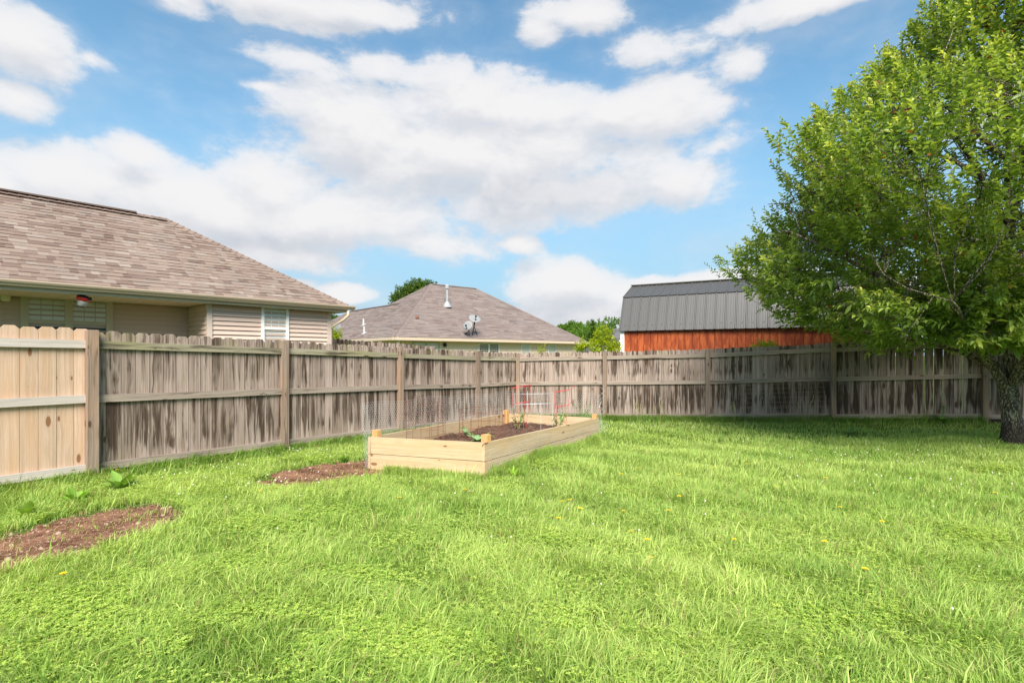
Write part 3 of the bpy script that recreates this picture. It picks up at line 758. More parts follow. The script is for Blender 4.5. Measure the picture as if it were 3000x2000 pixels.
# ------------------------------------------------------------------ raised bed
def build_bed():
    bed = thing('raised_garden_bed', 'raised garden bed of fresh yellow pine boards with corner posts standing on the lawn', 'garden bed', (0, 8.4, -.1))
    def corner(p, dz=0): return Vector((p[0], p[1], BTOP[p] + dz))
    order = [(BNL, BNR), (BNR, BFR), (BFR, BFL), (BFL, BNL)]
    cen = Vector((-.16, 8.5, 0))
    for a, b in order:
        A, Bp = corner(a), corner(b); d = (Bp - A); dh = Vector((d.x, d.y, 0)).normalized(); N = Vector((dh.y, -dh.x, 0))
        if N.dot(Vector((A + Bp) / 2 - cen)) < 0: N = -N
        long_ = (Bp - A).length > 2.5
        H = .215; low = .235
        e0 = 0.0 if long_ else -.0395; A2 = A + dh * -e0 if not long_ else A; B2 = Bp - dh * -e0 if not long_ else Bp
        for k in range(2):
            top0 = A2.z - (0 if k == 0 else H + .008); top1 = B2.z - (0 if k == 0 else H + .008); hh = H if k == 0 else low
            mb = MB(); L = (B2 - A2).length; Bd = (Vector((B2.x, B2.y, top1)) - Vector((A2.x, A2.y, top0))).normalized()
            Av = N.cross(Bd) if N.cross(Bd).z > 0 else -N.cross(Bd)
            O = Vector((A2.x, A2.y, top0)) - Av * hh
            nn = N if Av.cross(Bd).dot(N) > 0 else -N
            ofs = -.038 if nn.dot(N) > 0 else 0
            mb.prism([(0, 0), (hh, 0), (hh, L), (0, L)], O, Av, Bd, nn, .038, None, 0, 0, ofs)
            o = mb.build('side_board', M['pine'], bed)
            bv = o.modifiers.new('b', 'BEVEL'); bv.width = .003; bv.segments = 1
    for p in BED:
        v = (cen.xy - Vector(p)).normalized(); c = Vector(p) + v * .125
        mb = MB(); s = .088
        dirn = (Vector(BFR) - Vector(BNR)).normalized()
        X = Vector((dirn.x, dirn.y, 0)); Yv = Vector((-dirn.y, dirn.x, 0))
        mb.box((c.x, c.y, BTOP[p] - .14), s, s, .44, None, 0, X, Yv)
        o = mb.build('corner_post', M['pinepost'], bed); bv = o.modifiers.new('b', 'BEVEL'); bv.width = .006; bv.segments = 2
    # soil
    nu, nv = 46, 120; V = []
    ins = .04
    for j in range(nv + 1):
        for i in range(nu + 1):
            s, t = ins + (1 - 2 * ins) * i / nu, .012 + .976 * j / nv
            p = (Vector(BNL) * (1 - s) + Vector(BNR) * s) * (1 - t) + (Vector(BFL) * (1 - s) + Vector(BFR) * s) * t
            z = (BTOP[BNL] * (1 - s) + BTOP[BNR] * s) * (1 - t) + (BTOP[BFL] * (1 - s) + BTOP[BFR] * s) * t
            V.append((p.x, p.y, z - .185 + .02 * math.sin(p.x * 5 + p.y * 3) + random.uniform(-.014, .014)))
    fcs = [(j * (nu + 1) + i, j * (nu + 1) + i + 1, (j + 1) * (nu + 1) + i + 1, (j + 1) * (nu + 1) + i) for j in range(nv) for i in range(nu)]
    mb = MB(); mb.v = V; mb.f = fcs; mb.uv = [(0, 0)] * len(V); mb.loc = mb.uv; mb.rnd = [(0, 0, 0)] * len(V); mb.mi = [0] * len(fcs)
    for _ in range(900):            # mulch chips
        b = random.choice(V); a = random.random() * 6.28; l = random.uniform(.015, .05)
        mb.tube([(b[0], b[1], b[2] + .006), (b[0] + math.cos(a) * l, b[1] + math.sin(a) * l, b[2] + random.uniform(.0, .03))], random.uniform(.002, .005), 4, mi=1)
    mb.build('soil', [M['soil'], simple('mulch', (.20, .12, .09), .9, .4, 20)], bed)
build_bed()
def bedz(x, y):
    best = None
    t = (y - 6.5) / 4.0; return .37 + (.22 - .37) * t - .18

# ------------------------------------------------------------------ wire netting, cages, panels
def net_mesh(name, path, h0, h1, cell, r, mat, zbase=None, lean=None, jitter=.004):
    """hexagonal netting following a polyline in plan"""
    pts = [Vector(p) for p in path]; L = [0]
    for a, b in zip(pts[:-1], pts[1:]): L.append(L[-1] + (b - a).length)
    tot = L[-1]
    def pos(s, h):
        s = max(0, min(tot, s)); k = 0
        while k < len(L) - 2 and s > L[k + 1]: k += 1
        t = (s - L[k]) / max(1e-6, L[k + 1] - L[k]); p = pts[k].lerp(pts[k + 1], t)
        d = (pts[k + 1] - pts[k]).normalized(); n = Vector((d.y, -d.x))
        w = .018 * math.sin(s * 3.1 + h * 4) + .012 * math.sin(s * 7.7 - h * 9)
        zz = zbase(s / tot) if zbase else G(p.x, p.y)
        return Vector((p.x + n.x * w, p.y + n.y * w, zz + h + .012 * math.sin(s * 4.3) * h))
    rows = int((h1 - h0) / (cell * .75)); cols = int(tot / cell)
    mb = MB(); segs = []
    w2 = cell / 2; q = cell * .25
    for j in range(rows):
        ofs = (j % 2) * w2; y0 = h0 + j * cell * .75
        for i in range(cols):
            x = i * cell + ofs
            a = (x, y0 + q); b = (x + w2, y0); c = (x + cell, y0 + q)
            segs += [(a, b), (b, c), (a, (x, y0 + q * 3))]
    for yy in (h0, h1): segs += [((i * .1, yy), ((i + 1) * .1, yy)) for i in range(int(tot / .1))]
    P0 = np.array([pos(*a) for a, b in segs]); P1 = np.array([pos(*b) for a, b in segs])
    n = len(P0); d = P1 - P0; d /= np.linalg.norm(d, axis=1)[:, None] + 1e-9
    e1 = np.cross(d, np.array([.3, .5, .8])); e1 /= np.linalg.norm(e1, axis=1)[:, None] + 1e-9; e2 = np.cross(d, e1)
    V = np.empty((n, 6, 3)); 
    for k in range(3):
        o = (e1 * math.cos(2.094 * k) + e2 * math.sin(2.094 * k)) * r; V[:, k] = P0 + o; V[:, k + 3] = P1 + o
    b = np.arange(n)[:, None] * 6
    Fc = np.concatenate([b + np.array([[0, 1, 4, 3]]), b + np.array([[1, 2, 5, 4]]), b + np.array([[2, 0, 3, 5]])], 0)
    me = fast_mesh(name, V.reshape(-1, 3), Fc.ravel(), np.arange(len(Fc)) * 4, np.full(len(Fc), 4), mat)
    return link(bpy.data.objects.new(name, me))
nt = net_mesh('wire_netting', [(-1.86, 6.78), (-1.98, 6.95), (-1.3, 8.4), (-.62, 9.9), (-.22, 10.78), (0.0, 10.95), (.8, 10.62), (1.5, 10.32), (1.74, 10.2)], .0, .86, .042, .0009, M['galv'])
tag(nt, 'tall chicken wire netting standing round the back and left of the raised bed', 'wire netting')
dd = (Vector(BFR) - Vector(BNR)).normalized(); nn = Vector((dd.y, -dd.x))
nt2 = net_mesh('wire_netting', [Vector(BNR) + nn * .03 + dd * .01, Vector(BNR).lerp(Vector(BFR), .5) + nn * .035, Vector(BFR) + nn * .03, Vector(BFR) + nn * .12 + dd * .1], .0, .36, .045, .0010, M['galv'])
tag(nt2, 'low chicken wire netting along the long right side of the raised bed', 'wire netting')
mb = MB()
for k in range(9):            # bunched end of the netting at the far right corner
    a = random.uniform(0, 6.28)
    mb.tube([(1.70 + .05 * math.cos(a), 10.22 + .05 * math.sin(a), G(1.7, 10.2) + .1 * k), (1.78 + .04 * math.sin(a), 10.2, G(1.7, 10.2) + .1 * k + .12), (1.72, 10.18, G(1.7, 10.2) + .1 * k + .2)], .0018, 4)
tag(mb.build('wire_bundle', M['galv']), 'bunched loose wire ends at the far right corner post of the bed', 'wire')

def ring(c, r, z, n=20, wob_=0.0, tilt=(0, 0), gap=0):
    return [Vector((c[0] + r * math.cos(a) * (1 + wob_ * math.sin(3 * a)), c[1] + r * math.sin(a), z + tilt[0] * math.cos(a) + tilt[1] * math.sin(a))) for a in [2 * math.pi * k / n for k in range(n + 1 - gap)]]
def mesh_cage(c, r, z0, z1, nv, nh, label, lean=0.0):
    cg = thing('plant_cage', label, 'plant cage', (c[0], c[1], z0), 'rusty mesh cages in the raised bed')
    mb = MB()
    for k in range(nh): mb.tube(ring(c, r * (1 + .02 * math.sin(k * 2)), z0 + .04 + (z1 - z0 - .04) * k / (nh - 1), 22, .04, (.015, .01)), .0025, 4, cap=False)
    mb.build('ring_wires', M['rust'], cg)
    mb = MB()
    for k in range(nv):
        a = 6.283 * k / nv + .1; j = random.uniform(-.02, .02)
        mb.tube([(c[0] + r * math.cos(a), c[1] + r * math.sin(a), z0 - .05), (c[0] + r * math.cos(a) + j + lean, c[1] + r * math.sin(a), z1 + random.uniform(0, .03))], .0025, 4)
    mb.build('upright_wires', M['rust'], cg)
mesh_cage((-1.30, 7.75), .30, .10, .75, 15, 6, 'rusty wire mesh cage in the near left corner of the raised bed')
mesh_cage((-.46, 7.95), .35, .10, .60, 15, 5, 'wider shorter rusty wire mesh cage behind the near corner post, around a squash plant', .0)
def cone_cage(c, z0, z1, r1, r0, label, tri=False, group=None):
    cg = thing('tomato_cage', label, 'tomato cage', (c[0], c[1], z0), group)
    n = 3 if tri else 20
    for z, gp in ((z1, 0), (z0 + (z1 - z0) * .62, 0)):
        t = (z - z0) / (z1 - z0); r = r0 + (r1 - r0) * t; mb = MB()
        mb.tube(ring(c, r, z, n, 0, (.03, -.025)), .0035, 5, cap=False)
        if tri: mb.tube([Vector((c[0] + r, c[1], z + .03)), Vector((c[0] + r + .10, c[1] - .05, z + .12))], .0035, 5)
        mb.build('ring', M['redwire'], cg)
    for k in range(3 if tri else 4):
        a = 2 * math.pi * k / (3 if tri else 4) + (0 if tri else .4); mb = MB()
        mb.tube([(c[0] + r0 * math.cos(a), c[1] + r0 * math.sin(a), z0 - .1), (c[0] + r1 * math.cos(a), c[1] + r1 * math.sin(a), z1 + .02)], .0035, 5)
        mb.build('leg', M['redwire'], cg)
cone_cage((.17, 9.9), .02, .83, .20, .10, 'red wire tomato cage with round rings at the far left corner of the bed', False, 'red tomato cages in the raised bed')
cone_cage((.88, 9.65), .02, .76, .19, .09, 'red wire tomato cage with a bent triangular top near the far right of the bed', True, 'red tomato cages in the raised bed')
cg = thing('plant_cage', 'wide galvanised wire cage standing between the two red tomato cages', 'plant cage', (.42, 9.95, .05))
for z in (.69, .5):
    mb = MB(); mb.tube(ring((.42, 9.95), .39, z, 22, .05, (.01, -.03)), .003, 5, cap=False); mb.build('ring', M['galv'], cg)
for k in range(4):
    a = 1.57 * k + .3; mb = MB(); mb.tube([(.42 + .37 * math.cos(a), 9.95 + .37 * math.sin(a), .02), (.42 + .39 * math.cos(a), 9.95 + .39 * math.sin(a), .72)], .003, 5); mb.build('leg', M['galv'], cg)

# vegetable plants in the bed
def stem_plant(name, label, cat, c, h, nst, leafL, leafW, col, spread=.14, group=None, per=9):
    x, y, z = c; lb = LB(); st = MB()
    for k in range(nst):
        a = random.uniform(0, 6.28); tip = Vector((x + math.cos(a) * spread * random.uniform(.4, 1), y + math.sin(a) * spread * random.uniform(.4, 1), z + h * random.uniform(.6, 1)))
        b = Vector((x, y, z)); mid = b.lerp(tip, .5) + Vector((0, 0, h * .12)); st.tube([b, mid, tip], .004, 5)
        for j in range(per):
            t = .3 + .7 * j / per; p = b.lerp(mid, t * 2) if t < .5 else mid.lerp(tip, t * 2 - 1)
            a2 = random.uniform(0, 6.28); lb.leaf(leaf_strip(p, (math.cos(a2), math.sin(a2), random.uniform(0, .6)), leafL * random.uniform(.6, 1.1), leafW, .4, .2, 3), jit(col))
    o = thing(name, label, cat, (x, y, z), group); lb.build('leaves', M['weed'], o); st.build('stem', simple('green_stem', (.16, .26, .06), .6), o)
stem_plant('tomato_plant', 'young tomato plant inside the round red cage in the bed', 'tomato plant', (.12, 9.75, .03), .42, 5, .09, .045, (.14, .27, .06), .2)
stem_plant('tomato_plant', 'young tomato plant inside the bent triangular red cage in the bed', 'tomato plant', (.85, 9.55, .03), .38, 5, .09, .045, (.15, .29, .06), .22)
stem_plant('squash_plant', 'pale broad-leaved squash plant behind the near corner post of the bed', 'squash plant', (-.50, 7.55, .14), .2, 7, .14, .13, (.32, .50, .22), .2, None, 2)
stem_plant('squash_plant', 'small light squash seedling by the left board inside the wide rusty cage', 'squash plant', (-.72, 8.2, .12), .24, 3, .12, .10, (.30, .48, .2), .08, None, 2)
stem_plant('garden_weed', 'feathery green weed growing outside the far right corner of the bed', 'weed', (1.45, 10.55, G(1.45, 10.55)), .75, 7, .07, .02, (.15, .28, .05), .2, None, 14)

# rusty panel leaning on the right fence
wp = thing('mesh_trellis', 'rusty welded wire panel leaning against the back fence, right of the bed', 'wire panel', (5.9, 11.5, -.05))
p0, p1 = Vector((5.15, 11.72, 0)), Vector((6.66, 11.10, 0))
def pan(s, t): b = p0.lerp(p1, s); zb = G(b.x, b.y); return Vector((b.x - .02 * t + .16 * s * 0 - (.07) * t * 0, b.y + .10 * t, zb + .02 + t * .93))
mb = MB()
for k in range(16):
    s = k / 15; mb.tube([pan(s + .045, 0), pan(s, 1)], .0034, 5)
mb.build('upright_wires', M['rust2'], wp)
mb = MB()
for t in (.02, .12, .22, .34, .37, .47, .58, .69, .79, .9): mb.tube([pan(-.02 + .04 * (1 - t), t), pan(1.02 + .04 * (1 - t), t)], .0028, 5)
mb.build('cross_wires', M['rust2'], wp)
# black hook by the second post
mb = MB(); hx, hy = -3.68, 7.66; hz = G(hx, hy)
pts = [(hx - .10, hy - .02, hz)] + [(hx - .10 + .07 * t, hy - .02 + .03 * t, hz + .85 * t) for t in (.5, 1)] + [(hx + .03 + .06 * math.cos(a), hy + .02, hz + .86 + .07 * math.sin(a)) for a in (2.9, 2.3, 1.6, .9, .2, -.3)]
mb.tube(pts, .004, 6)
tag(mb.build('garden_hook', M['black']), 'thin black metal hook stake leaning by the second full fence post', 'garden hook')

# ------------------------------------------------------------------ roofs
def roof_face(mb, P0, P1, Q1, Q0, row=.128, tabs=(.08, .24), thk=.006, mi=0):
    """shingled slope: eave P0->P1 (seen left to right from outside), top edge Q0->Q1 (may coincide)"""
    P0, P1, Q0, Q1 = map(Vector, (P0, P1, Q0, Q1)); U = (P1 - P0); LU = U.length; U /= LU
    W = (Q0 - P0); W = (W - U * W.dot(U)); LV = W.length; W /= LV; N = U.cross(W); 
    if N.z < 0: N = -N
    uq0 = (Q0 - P0).dot(U); uq1 = (Q1 - P0).dot(U)
    lo = lambda v: uq0 * v / LV; hi = lambda v: LU + (uq1 - LU) * v / LV
    mb.poly([P0, P1, Q1, Q0], None, None, (.5, .5, .5), mi)
    nrow = int(LV / row) + 1
    for j in range(nrow):
        v0 = j * row; v1 = min(LV, v0 + row * 1.04)
        if v0 >= LV - .01: break
        u = lo(v0) - random.uniform(0, .3)
        while u < hi(v0):
            w = random.uniform(*tabs); a, b = u, u + w; u = b
            a0, a1 = max(a, lo(v0)), max(a, lo(v1)); b0, b1 = min(b, hi(v0)), min(b, hi(v1))
            if b0 - a0 < .004 or b1 < a1: 
                if b0 - a0 < .004: continue
                b1 = a1 = (a1 + b1) / 2
            t = thk * (1 if random.random() < .5 else 2.0)
            f0 = lambda uu, vv, nn: P0 + U * uu + W * vv + N * nn
            rnd = (min(1, max(0, random.gauss(.5, .27))), random.random(), random.random())
            tp = [f0(a0, v0, .003 + t), f0(b0, v0, .003 + t), f0(b1, v1, .003), f0(a1, v1, .003)]
            mb.poly(tp, None, None, rnd, mi)
            mb.poly([f0(a0, v0, 0), f0(b0, v0, 0), tp[1], tp[0]], None, None, rnd, mi)
            mb.poly([f0(a0, v0, 0), tp[0], tp[3]], None, None, rnd, mi); mb.poly([f0(b0, v0, 0), tp[2], tp[1]], None, None, rnd, mi)
def cap_line(mb, A, B, w=.12, step=.14, col=.35):
    A, B = Vector(A), Vector(B); L = (B - A).length; d = (B - A) / L; s = d.cross(Vector((0, 0, 1))).normalized(); n = s.cross(d); n = n if n.z > 0 else -n
    k = 0
    while k * step < L:
        a = A + d * k * step; b = A + d * min(L, (k + 1.1) * step); rnd = (min(1, max(0, col + random.uniform(-.15, .15))), .5, .5)
        lo_ = -.055
        for sg in (-1, 1):
            mb.poly([a + n * .035, b + n * .022, b + s * w * sg + n * lo_, a + s * w * sg + n * (lo_ + .01)], None, None, rnd)
        k += 1
def siding(mb, A, B, z0, z1, N, course=.10, mi=0):
    """lap siding from A to B (plan points), N outwards"""
    A, B, N = Vector((A[0], A[1], 0)), Vector((B[0], B[1], 0)), Vector((N[0], N[1], 0)).normalized()
    z = z0
    while z < z1 - .001:
        zt = min(z1, z + course); o0 = N * .034; o1 = N * .003
        a0, b0, a1, b1 = A + o0 + Vector((0, 0, z)), B + o0 + Vector((0, 0, z)), A + o1 + Vector((0, 0, zt)), B + o1 + Vector((0, 0, zt))
        mb.poly([a0, b0, b1, a1], mi=mi)
        mb.poly([A + Vector((0, 0, z)), B + Vector((0, 0, z)), b0, a0], mi=mi)
        z = zt
def window(parent, O, D, N, w, z0, z1, frame_mat, sashes=1, grid=(3, 2), rail_z=None, fill='blind', fw=.07, low_dark=False):
    """O plan point of the left jamb, D direction along wall, N outwards"""
    O, D, N = Vector((O[0], O[1], 0)), Vector((D[0], D[1], 0)).normalized(), Vector((N[0], N[1], 0)).normalized()
    Z = Vector((0, 0, 1)); rail_z = rail_z or (z0 + z1) / 2
    fm = MB(); c = lambda a, z, n: O + D * a + Z * z + N * n
    def bar(a0, a1, za, zb, n0, n1, m=fm): m.prism([(0, 0), (a1 - a0, 0), (a1 - a0, zb - za), (0, zb - za)], c(a0, za, n0), D, Z, N if D.cross(Z).dot(N) > 0 else -N, (n1 - n0) if D.cross(Z).dot(N) > 0 else -(n1 - n0))
    bar(0, fw, z0, z1, .002, .055); bar(w - fw, w, z0, z1, .002, .055); bar(fw, w - fw, z1 - fw, z1, .002, .055); bar(fw, w - fw, z0, z0 + fw, .002, .055)
    cw = (w - 2 * fw - (sashes - 1) * .11) / sashes
    fr_ = None
    for k in range(sashes):
        a = fw + k * (cw + .11)
        if k: bar(a - .11, a, z0 + fw, z1 - fw, .002, .055)
        bar(a, a + cw, rail_z - .03, rail_z + .03, .02, .046)
    fr_ = fm.build('window', frame_mat, parent)
    for k in range(sashes):
        a = fw + k * (cw + .11)
        pn = MB(); pn.poly([c(a, z0 + fw, .034), c(a + cw, z0 + fw, .034), c(a + cw, z1 - fw, .034), c(a, z1 - fw, .034)]); put(pn.build('pane', M['glass']), fr_)
        bk = MB(); bk.poly([c(a, z0 + fw, .018), c(a + cw, z0 + fw, .018), c(a + cw, z1 - fw, .018), c(a, z1 - fw, .018)])
        bk.build('dark_interior', M['dark'] if fill != 'curtain' else M['curtain'], fr_)
        if fill == 'blind':
            bl = MB(); z = rail_z + .03
            while z < z1 - fw: 
                zt = min(z + .032, z1 - fw); bl.poly([c(a, z, .026), c(a + cw, z, .026), c(a + cw, zt, .020), c(a, zt, .020)]); z += .034
            put(bl.build('blind', M['blind']), fr_)
        gr = MB()
        if grid:
            for i in range(1, grid[0]): gr.tube([c(a + cw * i / grid[0], rail_z + .03, .030), c(a + cw * i / grid[0], z1 - fw, .030)], .006, 4)
            for j in range(1, grid[1]):
                z = rail_z + (z1 - fw - rail_z) * j / grid[1]; gr.tube([c(a, z, .0302), c(a + cw, z, .0302)], .006, 4)
            gr.build('muntins', frame_mat, fr_)
    return fr_

# ------------------------------------------------------------------ tan house on the left
def house_one():
    K = Vector((-3.68, 11.7, 0)); dl = Vector((-3.69, -4.18, 0)).normalized(); pv = Vector((dl.y, -dl.x, 0)); 
    if pv.dot(Vector((-.75, .66, 0))) < 0: pv = -pv
    h = thing('tan_house', 'single-storey house with tan siding and a broad shingled hip roof behind the left fence', 'house', (-6, 12, -.1))
    ze = 2.53; r = 2.77; zr = 4.40; LEN = 12.0
    E0 = K + Vector((0, 0, ze)); E1 = K + dl * LEN + Vector((0, 0, ze)); PK = K + dl * r + pv * r + Vector((0, 0, zr)); PE = K + dl * LEN + pv * r + Vector((0, 0, zr))
    Kb = K + pv * 2 * r + Vector((0, 0, ze)); Kc = K + pv * 2 * r + dl * LEN + Vector((0, 0, ze))
    mb = MB(); roof_face(mb, E1, E0, PK, PE); roof_face(mb, E0, Kb, PK, PK); mb.poly([Kb, Kc, PE, PK], rnd=(.5, .5, .5))
    cap_line(mb, E0 + Vector((0, 0, 0)), PK, .12); cap_line(mb, PE, PK - dl * -0, .14, .14, .2)
    roof = mb.build('roof', M['shingle'], h)
    mb = MB(); q = PK + dl * .55; mb.beam(q + Vector((0, 0, .02)), PE + Vector((0, 0, .02)), .17, .028, (0, 0, 1)); put(mb.build('ridge_vent', simple('ridge_vent_brown', (.14, .10, .085), .9)), roof)
    # fascia + gutter (K-style profile swept along the eave)
    def sweep(name, mat, A, B, out, prof, parent=h):
        m = MB(); A, B, out = Vector(A), Vector(B), Vector(out); P = [A + out * a + Vector((0, 0, z)) for a, z in prof]; Q = [B + out * a + Vector((0, 0, z)) for a, z in prof]
        for i in range(len(prof)):
            j = (i + 1) % len(prof); m.poly([P[i], P[j], Q[j], Q[i]])
        m.poly(P[::-1]); m.poly(Q); return m.build(name, mat, parent)
    K0 = K; K1 = K + dl * LEN; o = -pv
    sweep('gutter', M['gutter'], K0 - dl * .13, K1, o, [(.005, -.095), (.07, -.095), (.085, -.07), (.11, -.05), (.125, -.022), (.125, -.006), (.112, -.006), (.105, -.022), (.08, -.07), (.012, -.085), (.012, -.0), (.005, -.0)]).location.z = ze
    sweep('fascia', M['trim'], K0, K1, o, [(-.02, -.150), (.0, -.150), (.0, -.012), (-.02, -.012)]).location.z = ze
    fs = sweep('fascia', M['trim'], K0 - dl * .0 , K0 + pv * 2 * r, -dl, [(-.02, -.148), (.003, -.148), (.003, -.012), (-.02, -.012)]); fs.location.z = ze
    # soffit boards with grooves
    mb = MB(); zs = ze - .142; n = 60; dp = 1.62
    for k in range(n):
        a = K + dl * (LEN * k / n + .004); b = K + dl * (LEN * (k + 1) / n - .004)
        mb.poly([a + Vector((0, 0, zs)), b + Vector((0, 0, zs)), b + pv * dp + Vector((0, 0, zs)), a + pv * dp + Vector((0, 0, zs))])
    mb.poly([K + Vector((0, 0, zs + .006)), K + dl * LEN + Vector((0, 0, zs + .006)), K + dl * LEN + pv * dp + Vector((0, 0, zs + .006)), K + pv * dp + Vector((0, 0, zs + .006))])
    mb.poly([K + pv * dp + Vector((0, 0, zs)), K + pv * dp + dl * .5 + Vector((0, 0, zs)), K + pv * (2 * r) + dl * .5 + Vector((0, 0, zs)), K + pv * 2 * r + Vector((0, 0, zs))])
    mb.build('soffit', M['soffit'], h)
    # walls
    Wc = K + pv * .25 + dl * .30; J1 = Wc + dl * 2.47; J2 = J1 + pv * 1.06; J3 = J2 + dl * 8.5; zt = zs + .002
    mb = MB(); siding(mb, Wc, J1, -.2, zt, -pv, .088); siding(mb, J1, J2, -.2, zt, dl, .088); siding(mb, J2, J3, -.2, zt, -pv, .088); siding(mb, Wc, Wc + pv * (2 * r - .8), -.2, zt, -dl, .088)
    wall = mb.build('wall', M['siding'], h)
    def cpost(P, w=.06):
        m = MB(); m.box((P.x, P.y, (zt - .2) / 2), w, w, zt + .2, None, 0, dl, pv); put(m.build('corner_trim', M['cornertrim']), wall)
    cpost(Wc + dl * .02 + pv * .02, .10); cpost(J1 - dl * .0 + pv * .0 - dl * .02, .09); cpost(J2 - dl * .02, .05)
    def on_wall(px, A):           # plan point on the wall through A along dl seen at pixel px
        u = (px - 1176) / F; t = (u * A.y - A.x) / (dl.x - u * dl.y); return A + dl * t
    def zat(px, py, A): P = on_wall(px, A); return CAMH + (815 - py) / F * P.y
    A = on_wall(598.5, Wc); B = on_wall(661, Wc)
    window(h, A, B - A, -pv, (B - A).length, zat(630, 754, Wc) - .78, zat(630, 707, Wc) + .03, M['white'], 1, (3, 2), zat(630, 754, Wc), 'curtain', .055)
    # arched valance behind the glass
    A = on_wall(46, J2); B = on_wall(258, J2)
    zr_ = zat(150, 741, J2)
    window(h, A, B - A, -pv, (B - A).length, zr_ - .75, zat(150, 677, J2), M['trim'], 2, (3, 2), zr_, 'blind', .10)
    # porch light on the wall
    L = on_wall(11, J2) - pv * .10; zl = zat(11, 678, J2)
    lamp = thing('wall_lantern', 'small cream lantern fixed to the siding beside the double window', 'wall lamp', (L.x, L.y, zl))
    m = MB(); m.lathe((L.x, L.y, zl - .10), [(.045, 0), (.06, .02), (.065, .13), (.075, .135), (.055, .19), (.02, .215)], 8); m.build('lamp_shade', simple('cream_lamp', (.72, .66, .48), .4), lamp)
    m = MB(); m.box((L.x, L.y, zl + .04), .09, .02, .16, None, 0, dl, pv); o = m.build('back_plate', M['trim'], lamp); o.location = tuple(pv * .085)
    m = MB(); m.tube([L + Vector((0, 0, zl + .11)), L + pv * .05 + Vector((0, 0, zl + .15)), L + pv * .09 + Vector((0, 0, zl + .06))], .008, 6); m.build('arm', M['trim'], lamp)
    # downspout at the far right corner
    m = MB(); a = K + dl * .02 + Vector((0, 0, ze - .12)) - pv * .05
    b = Wc - dl * .045 + pv * .02
    m.tube([a - Vector((0, 0, 0)), a + Vector((0, 0, -.10)), a.lerp(Vector((b.x, b.y, a.z)), .25) + Vector((0, 0, -.19)), Vector((b.x, b.y, a.z - .36)), Vector((b.x, b.y, a.z - .46)), Vector((b.x, b.y, -.1))], .032, 8); m.build('downspout', M['gutter'], h, True)
    # hanging red and white lantern
    HP = at(190, 693, 8.35)
    hl = thing('hanging_lantern', 'red and white lantern with black cap hanging under the tan house eave', 'hanging lantern', tuple(HP))
    ax = Vector((.22, .05, 1)).normalized()
    m = MB(); m.lathe(HP, [(.055, -.075), (.075, .0), (.078, .012)], 18, ax); m.build('body', M['whiteplastic'], hl, True)
    m = MB(); m.lathe(HP, [(.079, .010), (.098, .062), (.092, .075)], 18, ax); m.build('shade', M['red'], hl, True)
    m = MB(); m.lathe(HP, [(.094, .070), (.096, .082), (.06, .100), (.02, .105)], 18, ax); m.box(HP + Vector((.105, 0, .05)), .04, .05, .05); m.build('cap', M['black'], hl)
    m = MB(); m.lathe(HP, [(.057, -.085), (.058, -.074)], 18, ax); m.build('base_rim', M['black'], hl)
    m = MB(); m.tube([HP + ax * .1, Vector((HP.x + .02, HP.y, zs + .0))], .002, 4); m.build('cord', M['black'], hl)
house_one()

